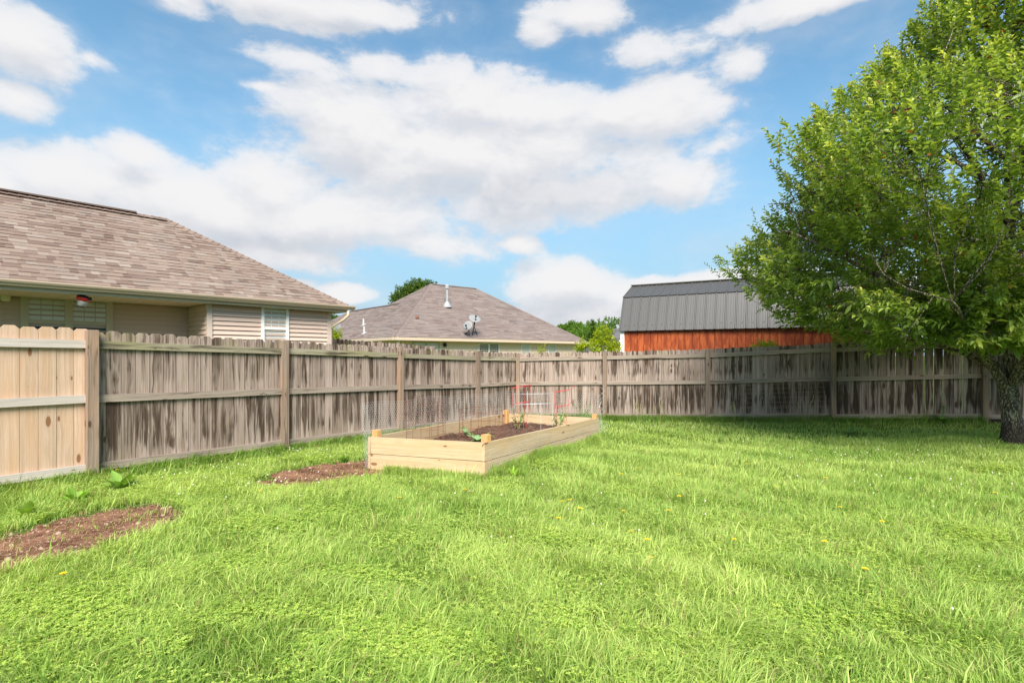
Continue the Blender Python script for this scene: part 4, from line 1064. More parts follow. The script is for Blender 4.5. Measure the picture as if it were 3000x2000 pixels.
# ------------------------------------------------------------------ grey-brown house in the middle distance
def house_two():
    C0 = Vector((-6.03, 27, 0)); a = Vector((.76, .65, 0)).normalized(); p = Vector((-.65, .76, 0)).normalized(); ze = 2.375; L = 14.85; r = 5.58; rise = 3.80
    P = lambda u, s, z=ze: C0 + a * u + p * s + Vector((0, 0, z))
    h = thing('cream_house', 'cream-sided house with a grey-brown hip roof beyond the back left of the fence', 'house', tuple(C0 + Vector((0, 0, -.2))))
    mb = MB(); roof_face(mb, P(0, 0), P(L, 0), P(L - r, r, ze + rise), P(r, r, ze + rise), .16, (.25, .9), .01)
    roof_face(mb, P(0, 2 * r), P(0, 0), P(r, r, ze + rise), P(r, r, ze + rise), .16, (.25, .9), .01)
    mb.poly([P(L, 2 * r), P(0, 2 * r), P(r, r, ze + rise), P(L - r, r, ze + rise)], rnd=(.5, .5, .5)); mb.poly([P(L, 0), P(L, 2 * r), P(L - r, r, ze + rise)], rnd=(.5, .5, .5))
    # wing
    w = 3.5; kk = rise / r; e = 17.2
    roof_face(mb, P(-.01, e), P(-.01, 4), P(w, 4 + w, ze + w * kk), P(w, e - w, ze + w * kk), .16, (.25, .9), .01)
    mb.poly([P(2 * w, e), P(0, e), P(w, e - w, ze + w * kk)], rnd=(.5, .5, .5)); mb.poly([P(2 * w, 5), P(2 * w, e), P(w, e - w, ze + w * kk), P(w, 5, ze + w * kk)], rnd=(.5, .5, .5))
    cap_line(mb, P(0, 0), P(r, r, ze + rise), .16, .2, .45); cap_line(mb, P(L, 0), P(L - r, r, ze + rise), .16, .2, .45); cap_line(mb, P(r, r, ze + rise), P(L - r, r, ze + rise), .16, .2, .15); cap_line(mb, P(w, 6, ze + w * kk), P(w, e - w, ze + w * kk), .16, .2, .15)
    cap_line(mb, P(0, e), P(w, e - w, ze + w * kk), .16, .2, .45)
    roof = mb.build('roof', M['shingle2'], h)
    mb = MB(); mb.beam(P(-.1, -.06, ze - .10), P(L + .1, -.06, ze - .10), .16, .12, -p); mb.build('gutter', M['gutter'], h)
    mb = MB(); mb.beam(P(-.06, 0, ze - .10), P(-.06, e, ze - .10), .16, .12, -a); mb.build('gutter', M['gutter'], h)
    mb = MB(); mb.poly([P(0, 0, ze - .12), P(0, e, ze - .12), P(L, e, ze - .12), P(L, 0, ze - .12)]); mb.build('soffit', M['soffit'], h)
    mb = MB(); W0 = .45; zb = -.4
    siding(mb, P(.45, W0), P(L - .6, W0), zb, ze - .13, -p, .13); siding(mb, P(.45, e - .5), P(.45, W0), zb, ze - .13, -a, .13); siding(mb, P(L - .6, W0), P(L - .6, 10), zb, ze - .13, a, .13)
    mb.build('wall', M['siding2'], h)
    def upx(px):                  # wall coordinate seen at pixel px
        u = (px - 1176) / F; O = P(0, W0); t = (u * O.y - O.x) / (a.x - u * a.y); return t
    z1 = 2.14
    for x0, x1, fill, sash, m in ((947, 1009, 'curtain', 2, M['trim']), (1098, 1146, 'dark', 2, M['white']), (1196, 1217, 'curtain', 1, M['white']), (1258, 1277, 'curtain', 1, M['white'])):
        t0, t1 = upx(x0), upx(x1); O = P(t0, W0); window(h, O, a, -p, t1 - t0, .7, z1, m, sash, (4, 3) if fill == 'dark' else None, 1.3 if fill != 'dark' else 1.0, fill, .07)
    t = upx(1020); O = P(t, W0 - .1, 2.0); m = MB(); m.lathe(O, [(.06, -.12), (.10, -.05), (.10, .08), (.03, .12)], 10); tag(m.build('wall_lantern', M['black']), 'black lantern on the cream house wall under the eave', 'wall lamp')
    m = MB(); m.tube([P(.25, .1, ze - .15), P(.25, .12, ze - .3), P(.42, .38, ze - .55), P(.42, .38, zb)], .05, 8); m.build('downspout', M['white'], h, True)
    kz = lambda s: ze + s * kk
    def front(px, py):            # point of the front slope under a pixel
        u = (px - 1176) / F; v = (815 - py) / F
        # camera ray (u,1,v)*Y + cam ; solve z = ze + s*kk with s = (X-C0)·p
        d = Vector((u, 1, v)); O = Vector((0, 0, CAMH)); n = Vector((-p.x * kk, -p.y * kk, 1)); Q = Vector((C0.x, C0.y, ze)); t = (Q - O).dot(n) / d.dot(n); return O + d * t
    def side(px, py):
        u = (px - 1176) / F; v = (815 - py) / F; d = Vector((u, 1, v)); O = Vector((0, 0, CAMH)); n = Vector((-a.x * kk, -a.y * kk, 1)); Q = Vector((C0.x, C0.y, ze)); t = (Q - O).dot(n) / d.dot(n); return O + d * t
    b = front(1027, 704); m = MB(); m.tube([b, b + Vector((0, 0, 1.15))], .075, 12); m.lathe(b + Vector((0, 0, 1.12)), [(.13, 0), (.13, .2), (.10, .26)], 12); m.lathe(b + Vector((0, 0, -.05)), [(.3, 0), (.12, .35)], 12); m.build('flue_pipe', simple('flue_grey', (.30, .31, .32), .5), h, False)
    for px, py in ((835, 747), (836.5, 766)):
        b = side(px, py); m = MB(); m.tube([b, b + Vector((0, 0, .42))], .06, 10); m.beam(b - a * .12 + Vector((0, 0, -.05)), b + a * .12 + Vector((0, 0, .10)), .3, .02, (-a.x * kk, -a.y * kk, 1)); m.build('vent_pipe', simple('vent_white', (.42, .42, .43), .6), h)
    b = side(958.5, 735); m = MB(); m.lathe(b + Vector((0, 0, .05)), [(.07, 0), (.11, .06), (.08, .16), (.02, .2)], 8); m.build('roof_cap', M['rust'], h)
    def dish(px, py, foot, rad, face, mat, label, tilt=0):
        Fp = foot; rough = at(px, py, Fp.y - .3); n = Vector(face).normalized()
        d = thing('satellite_dish', label, 'satellite dish', tuple(Fp))
        m = MB(); prof = [(rad * .02, 0)] + [(rad * k / 6, .16 * rad * (k / 6) ** 2) for k in range(1, 7)] + [(rad * .99, .16 * rad + .012), (rad * .5, .05 * rad + .012), (.01, .012)]
        m.lathe(rough, prof, 24, n); m.build('reflector', mat, d, True)
        m = MB(); bend = rough - n * .15 - Vector((0, 0, .25)); m.tube([Fp, bend, rough], .03, 6); m.tube([Fp + a * .35, bend], .02, 5); m.build('mast', M['black'], d)
        m = MB(); lo = rough - Vector((0, 0, rad * .95)); tip = rough + n * rad * 1.0 - Vector((0, 0, rad * .35)); m.tube([lo, tip], .018, 5); m.box(tip, .1, .1, .12); m.build('feed_arm', M['black'], d)
    dish(1075, 748, front(1067, 768), .29, (-.35, -.9, .35), M['dish'], 'lower round satellite dish on the middle of the grey-brown roof')
    dish(1090, 733, front(1085, 770), .36, (.25, -.6, .75), M['dish'], 'upper tilted satellite dish on the middle of the grey-brown roof')
    return dish
dish = house_two()
# dark dish between the two houses
dd_ = thing('satellite_dish', 'dark grey oval satellite dish just right of the tan house corner', 'satellite dish', (-4.9, 15, 0))
c = at(774, 752, 14.8); n = Vector((-.3, -.85, .35)).normalized()
m = MB(); rad = .15; prof = [(.004, 0)] + [(rad * k / 6, .16 * rad * (k / 6) ** 2) for k in range(1, 7)] + [(rad * .98, .16 * rad + .01), (.01, .012)]
m.lathe(c, prof, 24, n); m.build('reflector', M['dishdark'], dd_, True)
m = MB(); m.tube([(c.x - .04, c.y + .06, -.1), (c.x - .04, c.y + .06, c.z - .05), c], .018, 6); m.build('mast', M['black'], dd_)
m = MB(); tip = c + n * .16 + Vector((-.10, 0, .0)); m.tube([c - Vector((.0, 0, .13)), tip], .008, 5); m.box(tip, .05, .05, .05); m.build('feed_arm', M['whiteplastic'], dd_)

# ------------------------------------------------------------------ red barn shed
def barn():
    E = Vector((3.28, 16.0, 0)); a = Vector((.885, -.466, 0)).normalized(); p = Vector((.466, .885, 0)).normalized(); L = 6.9
    b = thing('barn_shed', 'red-stained barn shed with a grey ribbed metal gambrel roof behind the back fence', 'shed', (E.x, E.y, -.2))
    prof = [(0, 2.2), (.45, 3.24), (1.5, 3.70), (2.55, 3.24), (3.0, 2.2)]
    Pt = lambda u, s, z: E + a * u + p * s + Vector((0, 0, z))
    mb = MB()
    for (s0, z0), (s1, z1) in zip(prof[:-1], prof[1:]):
        A = Pt(0, s0, z0); Wd = Pt(0, s1, z1) - A; LW = Wd.length; Wd /= LW; N = a.cross(Wd); N = N if N.z > 0 or N.dot(-p) > 0 and z1 > z0 else N
        if N.z < 0: N = -N
        lap = .05
        mb.prism([(0, -lap if z1 > z0 else 0), (L, -lap if z1 > z0 else 0), (L, LW + (0 if z1 > z0 else lap)), (0, LW + (0 if z1 > z0 else lap))], A, a, Wd, N, .012)
        k = 0.0
        while k <= L - .02:
            for dx, w_, hgt in ((0, .05, .022),) + (((.08, .012, .006), (.15, .012, .006), (.22, .012, .006)) if True else ()):
                if k + dx + w_ > L: continue
                o = A + a * (k + dx)
                y0, y1 = (-lap if z1 > z0 else 0), LW + (0 if z1 > z0 else lap)
                q = w_ * .25
                P3 = lambda x, y, n: o + a * x + Wd * y + N * n
                mb.poly([P3(0, y0, .0125), P3(q, y0, .0125 + hgt), P3(q, y1, .0125 + hgt), P3(0, y1, .0125)]); mb.poly([P3(q, y0, .0125 + hgt), P3(w_ - q, y0, .0125 + hgt), P3(w_ - q, y1, .0125 + hgt), P3(q, y1, .0125 + hgt)])
                mb.poly([P3(w_ - q, y0, .0125 + hgt), P3(w_, y0, .0125), P3(w_, y1, .0125), P3(w_ - q, y1, .0125 + hgt)]); mb.poly([P3(0, y0, .0125), P3(w_, y0, .0125), P3(w_ - q, y0, .0125 + hgt), P3(q, y0, .0125 + hgt)])
            k += .272
    rf = mb.build('roof', M['barnroof'], b)
    mb = MB(); k = .19
    while k < L: mb.lathe(Pt(k, .05, 2.32) - p * .0, [(.012, 0), (.012, .02)], 6, (-.42, -.8, .4)); k += .272
    put(mb.build('screws', M['black']), rf)
    mb = MB(); mb.beam(Pt(-.02, 1.5, 3.72), Pt(L, 1.5, 3.72), .22, .02, (0, 0, 1)); mb.beam(Pt(-.01, .45, 3.23), Pt(L, .45, 3.23), .05, .012, (0, 0, 1)); put(mb.build('ridge_cap', simple('dark_roof_trim', (.17, .165, .16), .4, .1, 3, .5, .3)), rf)
    # walls: vertical boards with grooves
    mb = MB(); k = .14; s0 = .10; brd = .2
    while k < L - .14:
        w_ = min(brd - .012, L - .14 - k); mb.prism([(0, 0), (w_, 0), (w_, 2.5), (0, 2.5)], Pt(k, s0, -.3), a, (0, 0, 1), -p if a.cross(Vector((0, 0, 1))).dot(-p) > 0 else p, .018); k += brd
    mb.prism([(0, 0), (L - .2, 0), (L - .2, 2.5), (0, 2.5)], Pt(.1, s0 + .02, -.3), a, (0, 0, 1), -p if a.cross(Vector((0, 0, 1))).dot(-p) > 0 else p, .012)
    mb.build('wall', M['barnwall'], b)
    for u in (.08, L - .08):
        mb = MB(); 
        for (x0, x1) in ((s0 - .03, s0 + .06),): mb.prism([(0, 0), (.12, 0), (.12, 2.5), (0, 2.5)], Pt(u - .06, s0 - .002, -.3), a, (0, 0, 1), -p, .03)
        mb.build('corner_board', M['white'], b)
    for u in (.06, L - .06):
        mb = MB(); mb.poly([Pt(u, .08, -.3), Pt(u, 2.92, -.3), Pt(u, 2.92, 2.2), Pt(u, 2.5, 3.18), Pt(u, 1.5, 3.64), Pt(u, .5, 3.18), Pt(u, .08, 2.2)]); mb.build('gable_wall', M['barnwall'], b)
    mb = MB(); mb.prism([(0, 0), (.04, 0), (.04, 2.8), (0, 2.8)], Pt(.06, .1, -.3), p, (0, 0, 1), a, .02)
barn()

# ------------------------------------------------------------------ far neighbour roof seen in the gap
def far_house():
    h = thing('grey_roofed_house', 'distant low house with grey roof and white gable edge left of the red shed', 'house', (7.5, 42, -.3))
    A = at(1322, 800, 40); B = at(1440, 800, 40)
    mb = MB(); X0, X1 = A.x, B.x + 4; z0 = 1.0; zr = 3.0
    roof_face(mb, (X0 - 1, 40, 1.25), (8.0, 40, 1.25), (8.0, 45, 2.35), (X0 + 2.4, 45, 2.35), .3, (.5, 1.6), .01)
    roof_face(mb, (6.7, 39, 1.55), (12, 39, 1.55), (12, 43, 3.6), (8.3, 43, 3.6), .3, (.5, 1.6), .01)
    mb.build('roof', M['shingle3'], h)
    mb = MB(); mb.beam((7.0, 38.9, 1.75), (8.25, 38.9, 2.6), .12, .06, (0, -1, 0)); mb.box((8.3, 38.9, 2.2), .14, .1, 1.6); mb.build('gable_trim', M['white'], h)
    mb = MB(); siding(mb, (7.2, 39.2), (12, 39.2), -.3, 1.9, (0, -1), .15); siding(mb, (X0 - .4, 40.4), (7.4, 40.4), -.3, 1.2, (0, -1), .15); mb.build('wall', M['siding2'], h)
far_house()

# ------------------------------------------------------------------ trees
def leaves_np(P, D, L, W, col, fold=.28, droop=.35):
    """many pointed leaves: P base, D unit dir, L length, W width; six verts each, two quads"""
    n = len(P); up = np.tile([0., 0., 1.], (n, 1)) + RS.randn(n, 3) * .35
    s = np.cross(D, up); s /= np.linalg.norm(s, axis=1)[:, None] + 1e-9; nn = np.cross(s, D)
    L = L[:, None]; W = W[:, None]
    mid = P + D * L * .45 - np.array([0, 0, 1.]) * (L * droop * .2); tip = P + D * L - np.array([0, 0, 1.]) * (L * droop)
    a = mid - s * W * .5 + nn * W * fold; b = mid + s * W * .5 + nn * W * fold
    a2 = P + D * L * .75 - s * W * .33 + nn * W * fold * .6 - np.array([0, 0, 1.]) * (L * droop * .55); b2 = P + D * L * .75 + s * W * .33 + nn * W * fold * .6 - np.array([0, 0, 1.]) * (L * droop * .55)
    V = np.stack([P, a, a2, tip, b2, b], 1)
    b0 = np.arange(n)[:, None] * 6
    Fc = np.stack([b0 + np.array([[0, 3, 2, 1]]), b0 + np.array([[0, 5, 4, 3]])], 1).reshape(-1, 4)
    return V.reshape(-1, 3), Fc, np.repeat(col, 6, 0)

def shoots_to_leaves(base, tip, per, L, W, colf, curl=.0, scat=0.45):
    n = len(base); t = np.tile(np.linspace(.12, 1, per), n); k = np.repeat(np.arange(n), per)
    ax = tip[k] - base[k]; ln = np.linalg.norm(ax, axis=1)[:, None]; ax /= ln + 1e-9
    P = base[k] + ax * ln * t[:, None]
    e1 = np.cross(ax, np.array([.21, .35, .91])); e1 /= np.linalg.norm(e1, axis=1)[:, None] + 1e-9; e2 = np.cross(ax, e1)
    ph = np.tile(np.arange(per) * 2.4, n) + RS.rand(n)[k] * 6.28
    rad = e1 * np.cos(ph)[:, None] + e2 * np.sin(ph)[:, None]
    D = rad * (1 - .35 * t[:, None]) + ax * (.35 + .75 * t[:, None]) + RS.randn(len(P), 3) * scat * .35
    D[:, 2] += .1; D /= np.linalg.norm(D, axis=1)[:, None]
    sz = RS.uniform(.65, 1.15, len(P)) * RS.uniform(.72, 1.28, n)[k] * (1 - .35 * t ** 3)
    return leaves_np(P, D, L * sz, W * sz, colf(P, t, k))

def finish_leaves(name, V, Fc, C, parent, mat=None):
    me = fast_mesh(name, V, Fc.ravel(), np.arange(len(Fc)) * 4, np.full(len(Fc), 4), mat or M['leaf'], C)
    return put(link(bpy.data.objects.new(name, me)), parent)

def pear_tree():
    T0 = Vector((7.67, 8.0, G(7.67, 8))); tr = thing('pear_tree', 'large leafy pear tree with a forked mottled trunk at the right edge of the yard', 'tree', tuple(T0))
    fork = Vector((7.58, 8.0, .95))
    mb = MB(); mb.tube([T0 + Vector((0, 0, -.1)), T0 + Vector((0, 0, .04)), T0 + Vector((-.01, 0, .3)), T0 + Vector((-.03, 0, .6)), fork, fork + Vector((.03, 0, .12))], [.20, .155, .125, .120, .138, .085], 16)
    V = np.array(mb.v); V += (np.sin(V[:, [2]] * 13 + V[:, [0]] * 30) * .012) * np.array([1, 1, 0]); mb.v = [tuple(v) for v in V]
    trunk = mb.build('trunk', M['bark'], tr, True)
    sb = trunk.modifiers.new('s', 'SUBSURF'); sb.levels = sb.render_levels = 1
    AX = Vector((7.65, 8.0))
    prof = np.array([(1.2, .3), (1.6, 2.1), (2.0, 2.75), (2.4, 3.05), (2.73, 3.25), (3.14, 3.62), (3.45, 3.72), (3.85, 3.62), (4.71, 3.15), (5.5, 2.3), (6.7, 1.55), (7.33, .85), (8.3, .3), (8.6, 0)])
    renv = lambda z: np.interp(z, prof[:, 0], prof[:, 1])
    limbs = []          # lists of (point, radius)
    def limb(pts, r0, r1):
        pts = [Vector(p) for p in pts]; n = len(pts); limbs.append([(p, r0 + (r1 - r0) * i / (n - 1)) for i, p in enumerate(pts)])
    limb([fork + Vector((-.02, 0, -.05)), (7.38, 7.97, 1.2), (7.12, 7.95, 1.48), (6.78, 7.9, 1.84), (6.3, 7.85, 2.15), (5.7, 7.85, 2.5), (5.0, 8.0, 2.95), (4.4, 8.1, 3.3)], .08, .016)
    limb([fork, (7.64, 8.02, 1.5), (7.62, 8.05, 2.2), (7.66, 8.05, 3.2), (7.6, 8.0, 4.4), (7.66, 8.0, 5.8), (7.65, 8, 7.4)], .085, .016)
    limb([fork + Vector((.05, 0, -.02)), (7.78, 7.9, 1.15), (7.95, 7.8, 1.5), (8.3, 7.6, 2.2), (8.9, 7.5, 3.0), (9.8, 7.5, 4.0)], .078, .018)
    limb([fork + Vector((0, -.03, 0)), (7.55, 7.7, 1.4), (7.4, 7.2, 1.9), (7.1, 6.5, 2.5), (6.9, 5.8, 3.1), (6.7, 5.2, 3.8)], .075, .016)
    limb([fork + Vector((0, .04, 0)), (7.5, 8.3, 1.5), (7.3, 8.9, 2.1), (7.0, 9.8, 2.8), (6.8, 10.7, 3.6)], .08, .016)
    limb([(7.12, 7.95, 1.48), (6.6, 7.5, 1.62), (6.1, 7.0, 1.72), (5.6, 6.5, 1.9), (5.2, 6.2, 2.1)], .035, .01)
    limb([(7.38, 7.97, 1.2), (6.9, 8.2, 1.55), (6.2, 8.6, 1.75), (5.4, 9.0, 1.95), (4.8, 9.3, 2.3)], .04, .01)
    lead = [(7.62, 8.05, z) for z in np.linspace(1.7, 6.6, 26)]
    for i, p in enumerate(lead):
        a = 2.4 * i + .7; z = p[2]; zt = min(8.0, z + 1.0 + (7.0 - z) * .22); r = float(renv(zt)) * .88
        e = Vector((7.65 + r * math.cos(a), 8 + r * math.sin(a), zt)); s = Vector(p); m1 = s.lerp(e, .35) + Vector((0, 0, .10 * r)); m2 = s.lerp(e, .7) + Vector((0, 0, .05 * r))
        limb([s, m1, m2, e], .05 - .004 * (z - 1.7), .009)
    nodes = []; 
    for lb_ in limbs:
        for (p, r), (q, r2) in zip(lb_[:-1], lb_[1:]):
            for k in range(6):
                t = k / 6; nodes.append((p.lerp(q, t), r + (r2 - r) * t))
    NP = np.array([tuple(n[0]) for n in nodes]); NR = np.array([n[1] for n in nodes])
    # secondary branches
    second = []; 
    ns = 330
    z = RS.uniform(1.55, 8.2, ns * 6); ph = RS.rand(ns * 6) * 6.283; f = RS.uniform(.62, .97, ns * 6)
    keep = RS.rand(ns * 6) < renv(z) / 3.95; z, ph, f = z[keep][:ns], ph[keep][:ns], f[keep][:ns]
    for zz, pp, ff in zip(z, ph, f):
        r = float(renv(zz)) * ff; e = np.array([7.65 + r * math.cos(pp), 8 + r * math.sin(pp), zz])
        dv = e - NP; dist = np.linalg.norm(dv, axis=1); cost = dist + np.where(dv[:, 2] < .1, 1.5, 0) + np.where(np.hypot(NP[:, 0] - 7.65, NP[:, 1] - 8) > r, 3, 0)
        k = int(np.argmin(cost)); s = Vector(NP[k]); E = Vector(e)
        m = s.lerp(E, .5) + Vector((random.uniform(-.1, .1), random.uniform(-.1, .1), -.08 * (E - s).length + .05)); second.append([(s, min(.02, NR[k] * .7)), (m, .010), (E, .005)])
    mb = MB()
    for lb_ in limbs:
        pts = [p for p, r in lb_]; rr = [r for p, r in lb_]; P2, R2 = [], []
        for i in range(len(pts) - 1):
            for t in (0, .5):
                q = pts[i].lerp(pts[i + 1], t) + (Vector((random.uniform(-.02, .02), random.uniform(-.02, .02), 0)) if t else Vector()); P2.append(q); R2.append(rr[i] + (rr[i + 1] - rr[i]) * t)
        P2.append(pts[-1]); R2.append(rr[-1]); mb.tube(P2, R2, 9)
    for s in second: mb.tube([p for p, r in s], [r for p, r in s], 5)
    n2 = []
    for s in second:
        for (p, r), (q, r2) in zip(s[:-1], s[1:]):
            for k in range(5): n2.append(tuple(p.lerp(q, k / 5)))
    N2 = np.concatenate([np.array(n2), NP[NR < .03]])
    # shoots
    n = 14500
    z = RS.uniform(1.5, 8.5, n); keep = RS.rand(n) < (renv(z) / 3.95) ** 1.3; z = z[keep]; n = len(z)
    ph = RS.rand(n) * 6.283; f = 1 - np.abs(RS.randn(n)) * .22; f = np.clip(f, .12, 1.0)
    lump = 1 + .15 * np.sin(3 * ph + z * 2.2) + .07 * np.sin(7 * ph - z * 3.1 + 1) + .05 * np.sin(13 * ph + z * 6)
    r = renv(z) * f * lump
    P = np.stack([7.65 + r * np.cos(ph), 8 + r * np.sin(ph), z + RS.randn(n) * .05], 1)
    # hollow below the middle of the crown
    hol = (P[:, 2] < 1.95) & (r < 1.9) & (np.sin(ph) > -.25) & (RS.rand(n) < .8); gap = (wob(P[:, 0] * 1.0 + P[:, 2] * .7, P[:, 1] + P[:, 2], 2.6, 91) < -.62) & (RS.rand(n) < .8)
    frame = P[:, 0] / P[:, 1] < 1.12; thin = RS.rand(n) < .75
    low = P[:, 2] > 1.50 + .12 * np.sin(ph * 5)
    ok = ~hol & ~gap & (frame | thin) & low; P, ph, f = P[ok], ph[ok], f[ok]; n = len(P)
    ex = 620                                             # low sprays hanging on the yard side of the trunk
    P = np.concatenate([P, np.stack([RS.uniform(5.6, 8.6, ex), RS.uniform(6.3, 7.5, ex), RS.uniform(1.62, 2.7, ex) + .12 * np.sin(RS.rand(ex) * 6)], 1)])
    ph = np.concatenate([ph, np.full(ex, -1.9) + RS.randn(ex) * .8]); f = np.concatenate([f, np.full(ex, .95)]); n = len(P)
    outw = np.stack([np.cos(ph), np.sin(ph), np.zeros(n)], 1)
    up = np.clip((P[:, 2] - 1.3) / 3.0, .08, 1.3)
    D = outw * .55 + np.stack([np.zeros(n), np.zeros(n), up], 1) + RS.randn(n, 3) * .28; D /= np.linalg.norm(D, axis=1)[:, None]
    ln = RS.uniform(.22, .55, n) * np.where(RS.rand(n) < .15, 1.6, 1); base = P - D * ln[:, None] * .7; tip = P + D * ln[:, None] * .3
    # twigs: join a share of the shoots to the nearest branch
    for i in RS.permutation(n)[:3800]:
        dv = N2 - base[i]; k = int(np.argmin((dv ** 2).sum(1) + np.where(dv[:, 2] > 0, .1, 0)))
        if np.linalg.norm(dv[k]) < 1.3: mb.tube([N2[k], Vector(N2[k]).lerp(Vector(base[i]), .5) + Vector((0, 0, -.02)), base[i], tip[i]], [.006, .0045, .0035, .002], 3, cap=False)
    mb.build('branches', M['bark'], tr, True)
    def colf(Pl, t, k):
        m = len(Pl); c0 = np.array([.15, .245, .05]); c1 = np.array([.33, .44, .09]); c2 = np.array([.64, .68, .16])
        age = np.clip(RS.rand(n)[k] * .75 + .3 * RS.rand(m) - .1, 0, 1)[:, None]
        c = c0 * (1 - age) + c1 * age
        young = np.clip((t - .55) * 2.2, 0, 1)[:, None] * (.25 + .75 * (RS.rand(n)[k] < .42))[:, None] * np.clip(f[k] * 1.6 - .7, 0, 1)[:, None]      # new growth at the shoot ends
        c = c * (1 - young) + c2 * young
        red = (RS.rand(m) < .006)[:, None]; return np.where(red, np.array([.30, .10, .04]), c)
    V, Fc, C = shoots_to_leaves(base, tip, 18, .112, .050, colf)
    finish_leaves('crown', V, Fc, C, tr)
    # dead brown leaf clusters
pear_tree()

def small_tree(name, label, cat, base, blobs, n, L, W, c0, c1, group=None, per=10, branch=True, shoot=.5, trunk_r=.1, lean_up=.5):
    """blobs: (x,y,z,rx,ry,rz)"""
    t = thing(name, label, cat, tuple(base), group)
    base = Vector(base); mb = MB(); bl = np.array(blobs)
    vol = bl[:, 3] * bl[:, 4] * bl[:, 5]; k = RS.choice(len(bl), n, p=vol / vol.sum())
    d = RS.randn(n, 3); d /= np.linalg.norm(d, axis=1)[:, None]; rad = RS.rand(n) ** .38
    P = bl[k, :3] + d * rad[:, None] * bl[k, 3:6]
    D = d * .5 + np.array([0, 0, lean_up]) + RS.randn(n, 3) * .35; D /= np.linalg.norm(D, axis=1)[:, None]
    ln = shoot * RS.uniform(.5, 1.2, n)
    V, Fc, C = shoots_to_leaves(P - D * ln[:, None] * .6, P + D * ln[:, None] * .4, per, L, W,
                                lambda Q, tt, kk: (lambda a: np.array(c0) * (1 - a) + np.array(c1) * a)(np.clip(RS.rand(n)[kk] * .7 + .5 * RS.rand(len(Q)) - .1 + .3 * (tt - .5), 0, 1)[:, None]))
    finish_leaves('crown', V, Fc, C, t)
    if branch:
        top = Vector(bl[:, :3].mean(0)); mb.tube([base, base.lerp(top, .5) + Vector((trunk_r, 0, 0)), top], [trunk_r, trunk_r * .75, trunk_r * .35], 8); mb.build('trunk', M['bark'], t, True)
        mb = MB()
        for b in bl: c = Vector(b[:3]); mb.tube([base.lerp(top, .55), base.lerp(top, .7).lerp(c, .5), c + Vector((0, 0, b[5] * .5))], [trunk_r * .5, trunk_r * .3, trunk_r * .08], 6)
        for i in range(0, min(n, 60)): mb.tube([bl[k[i], :3], P[i]], trunk_r * .06, 3, cap=False)
        mb.build('branches', M['bark'], t, True)
# round-headed tree behind the cream house
c = at(950, 680, 46); 
small_tree('leafy_tree', 'dark green tree crown rising behind the peak of the grey-brown roof', 'tree', (c.x, 46, -.3),
           [(c.x - .2, 46, 6.3, 1.8, 1.8, 1.5), (c.x + .7, 46, 7.0, 1.3, 1.3, 1.1), (c.x - 1.0, 46, 5.9, 1.1, 1.2, 1.1), (c.x + 1.5, 46, 7.4, .7, .8, .7), (c.x + .1, 46, 7.4, .9, .9, .75)], 1500, .19, .12, (.05, .11, .02), (.14, .22, .035), trunk_r=.2, shoot=.5)
c = at(752, 742, 50)
small_tree('leafy_tree', 'far green treetop just right of the tan house corner above the grey-brown roof', 'tree', (c.x, 50, -.3), [(c.x, 50, c.z, 1.6, 1.5, .9), (c.x + 1.4, 50, c.z - .1, 1.3, 1.2, .8)], 900, .2, .12, (.05, .10, .02), (.12, .2, .03), trunk_r=.2)
# far trees in the gap
gap = [(1292, 752, 70, .9, 'small far treetop just above the right end of the grey-brown roof'), (1318, 748, 66, 1.5, 'slim far dark tree with gaps right of the grey-brown roof'), (1345, 757, 60, 2.3, 'broad far green tree in the middle of the gap left of the shed'),
       (1398, 752, 52, 2.6, 'large light green tree touching the left edge of the red shed roof'), (1370, 768, 48, 2.2, 'low green tree below the tall thin treetop in the gap'), (1330, 775, 50, 2.0, 'low green tree by the right end of the cream house')]
for px, py, Y, r, lab in gap:
    c = at(px, py, Y); c.z -= r * .35
    small_tree('leafy_tree', lab, 'tree', (c.x, Y, -.3), [(c.x, Y, c.z, r, r, r * .75), (c.x + r * .6, Y, c.z - r * .4, r * .8, r * .8, r * .7), (c.x - r * .6, Y, c.z - r * .5, r * .8, r * .8, r * .7)], 1500, .2, .13, (.075, .16, .025), (.20, .33, .045), 'trees in the gap left of the red shed', trunk_r=.15)
c = at(1362, 738, 40); small_tree('leafy_tree', 'thin pointed treetop standing above the other trees in the gap', 'tree', (c.x, 40, -.3), [(c.x, 40, c.z - .3, .18, .2, .5), (c.x, 40, c.z - 1.0, .4, .4, .5)], 90, .16, .1, (.06, .13, .02), (.13, .22, .03), 'trees in the gap left of the red shed', trunk_r=.06, shoot=.3)
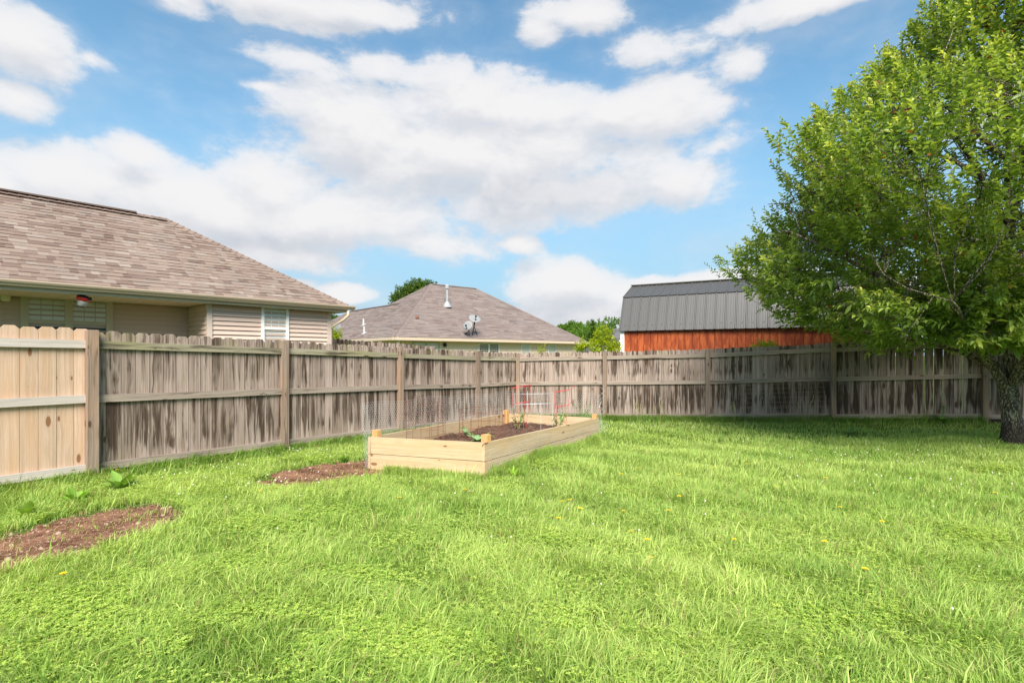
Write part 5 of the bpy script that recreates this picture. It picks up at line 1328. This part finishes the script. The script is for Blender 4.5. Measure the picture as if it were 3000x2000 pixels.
# yellow-green saplings behind the fence
YG0, YG1 = (.26, .37, .02), (.46, .52, .03)
def sap(px, py, Y, rx, rz, n, lab, L=.10):
    c = at(px, py, Y); small_tree('sapling', lab, 'sapling', (c.x, Y, G(c.x, Y)), [(c.x, Y, c.z, rx, rx, rz), (c.x + rx * .7, Y, c.z - rz * .6, rx * .7, rx * .7, rz * .6), (c.x - rx * .6, Y, c.z - rz * .7, rx * .7, rx * .7, rz * .6)], n, L, L * .45, YG0, YG1, 'yellow-green saplings behind the fences', 8, True, .25, .015, .7)
sap(1386, 772, 17, .36, .42, 150, 'tallest yellow-green sapling over the fence left of the red shed', .11)
sap(1345, 792, 16, .30, .18, 50, 'low yellow-green sapling below the right end of the grey-brown roof')
sap(1408, 792, 15.5, .18, .2, 50, 'yellow-green sapling touching the white corner board of the red shed')
sap(1243, 801, 14.5, .10, .08, 10, 'sparse sprig over the fence in front of the cream house wall', .08)
sap(770, 765, 14.2, .14, .20, 60, 'yellow-green sapling in front of the dark satellite dish by the tan house corner', .08)
sap(1752, 792, 12.6, .30, .08, 40, 'low spray of light leaves over the fence in front of the red shed', .09)
rosette(0, 0, 'green weed with heart-shaped leaves under the shaded fence near the last post', 7, .2, .09, (.12, .25, .04), .9, world=(8.55, 10.35))
stem_plant('garden_weed', 'upright leafy weed against the shaded fence left of the tree trunk', 'weed', (8.6, 10.45, G(8.6, 10.45)), .38, 3, .11, .06, (.12, .25, .04), .06, None, 5)
# dry seed-head weeds along the back fence
for i, (x, y) in enumerate([(3.05, 12.45), (3.5, 12.3), (5.05, 11.75), (6.3, 11.2)]):
    st = MB(); z = G(x, y)
    for k in range(7):
        tx, ty = x + random.uniform(-.2, .2), y + random.uniform(-.06, .06); hh = random.uniform(.35, .62); st.tube([(x + (tx - x) * .3, y, z), ((x + tx) / 2, (y + ty) / 2, z + hh * .6), (tx, ty, z + hh)], .0022, 4)
        for q in range(9): t = random.uniform(.7, 1); st.lathe((x + (tx - x) * t, y + (ty - y) * t, z + hh * t + random.uniform(-.02, .03)), [(.002, -.006), (.006, 0), (.002, .006)], 5)
    lab = ['pale seeding grass left of the others on the back fence', 'pale seeding grass left of the middle post of the back fence', 'pale seeding grass at the left edge of the rusty wire panel', 'pale seeding grass behind the middle of the rusty wire panel'][i]
    tag(st.build('seeding_grass', simple('seed_straw', (.34, .33, .13), .8, .2)), lab, 'seeding grass', 'pale seeding grasses along the back fence')
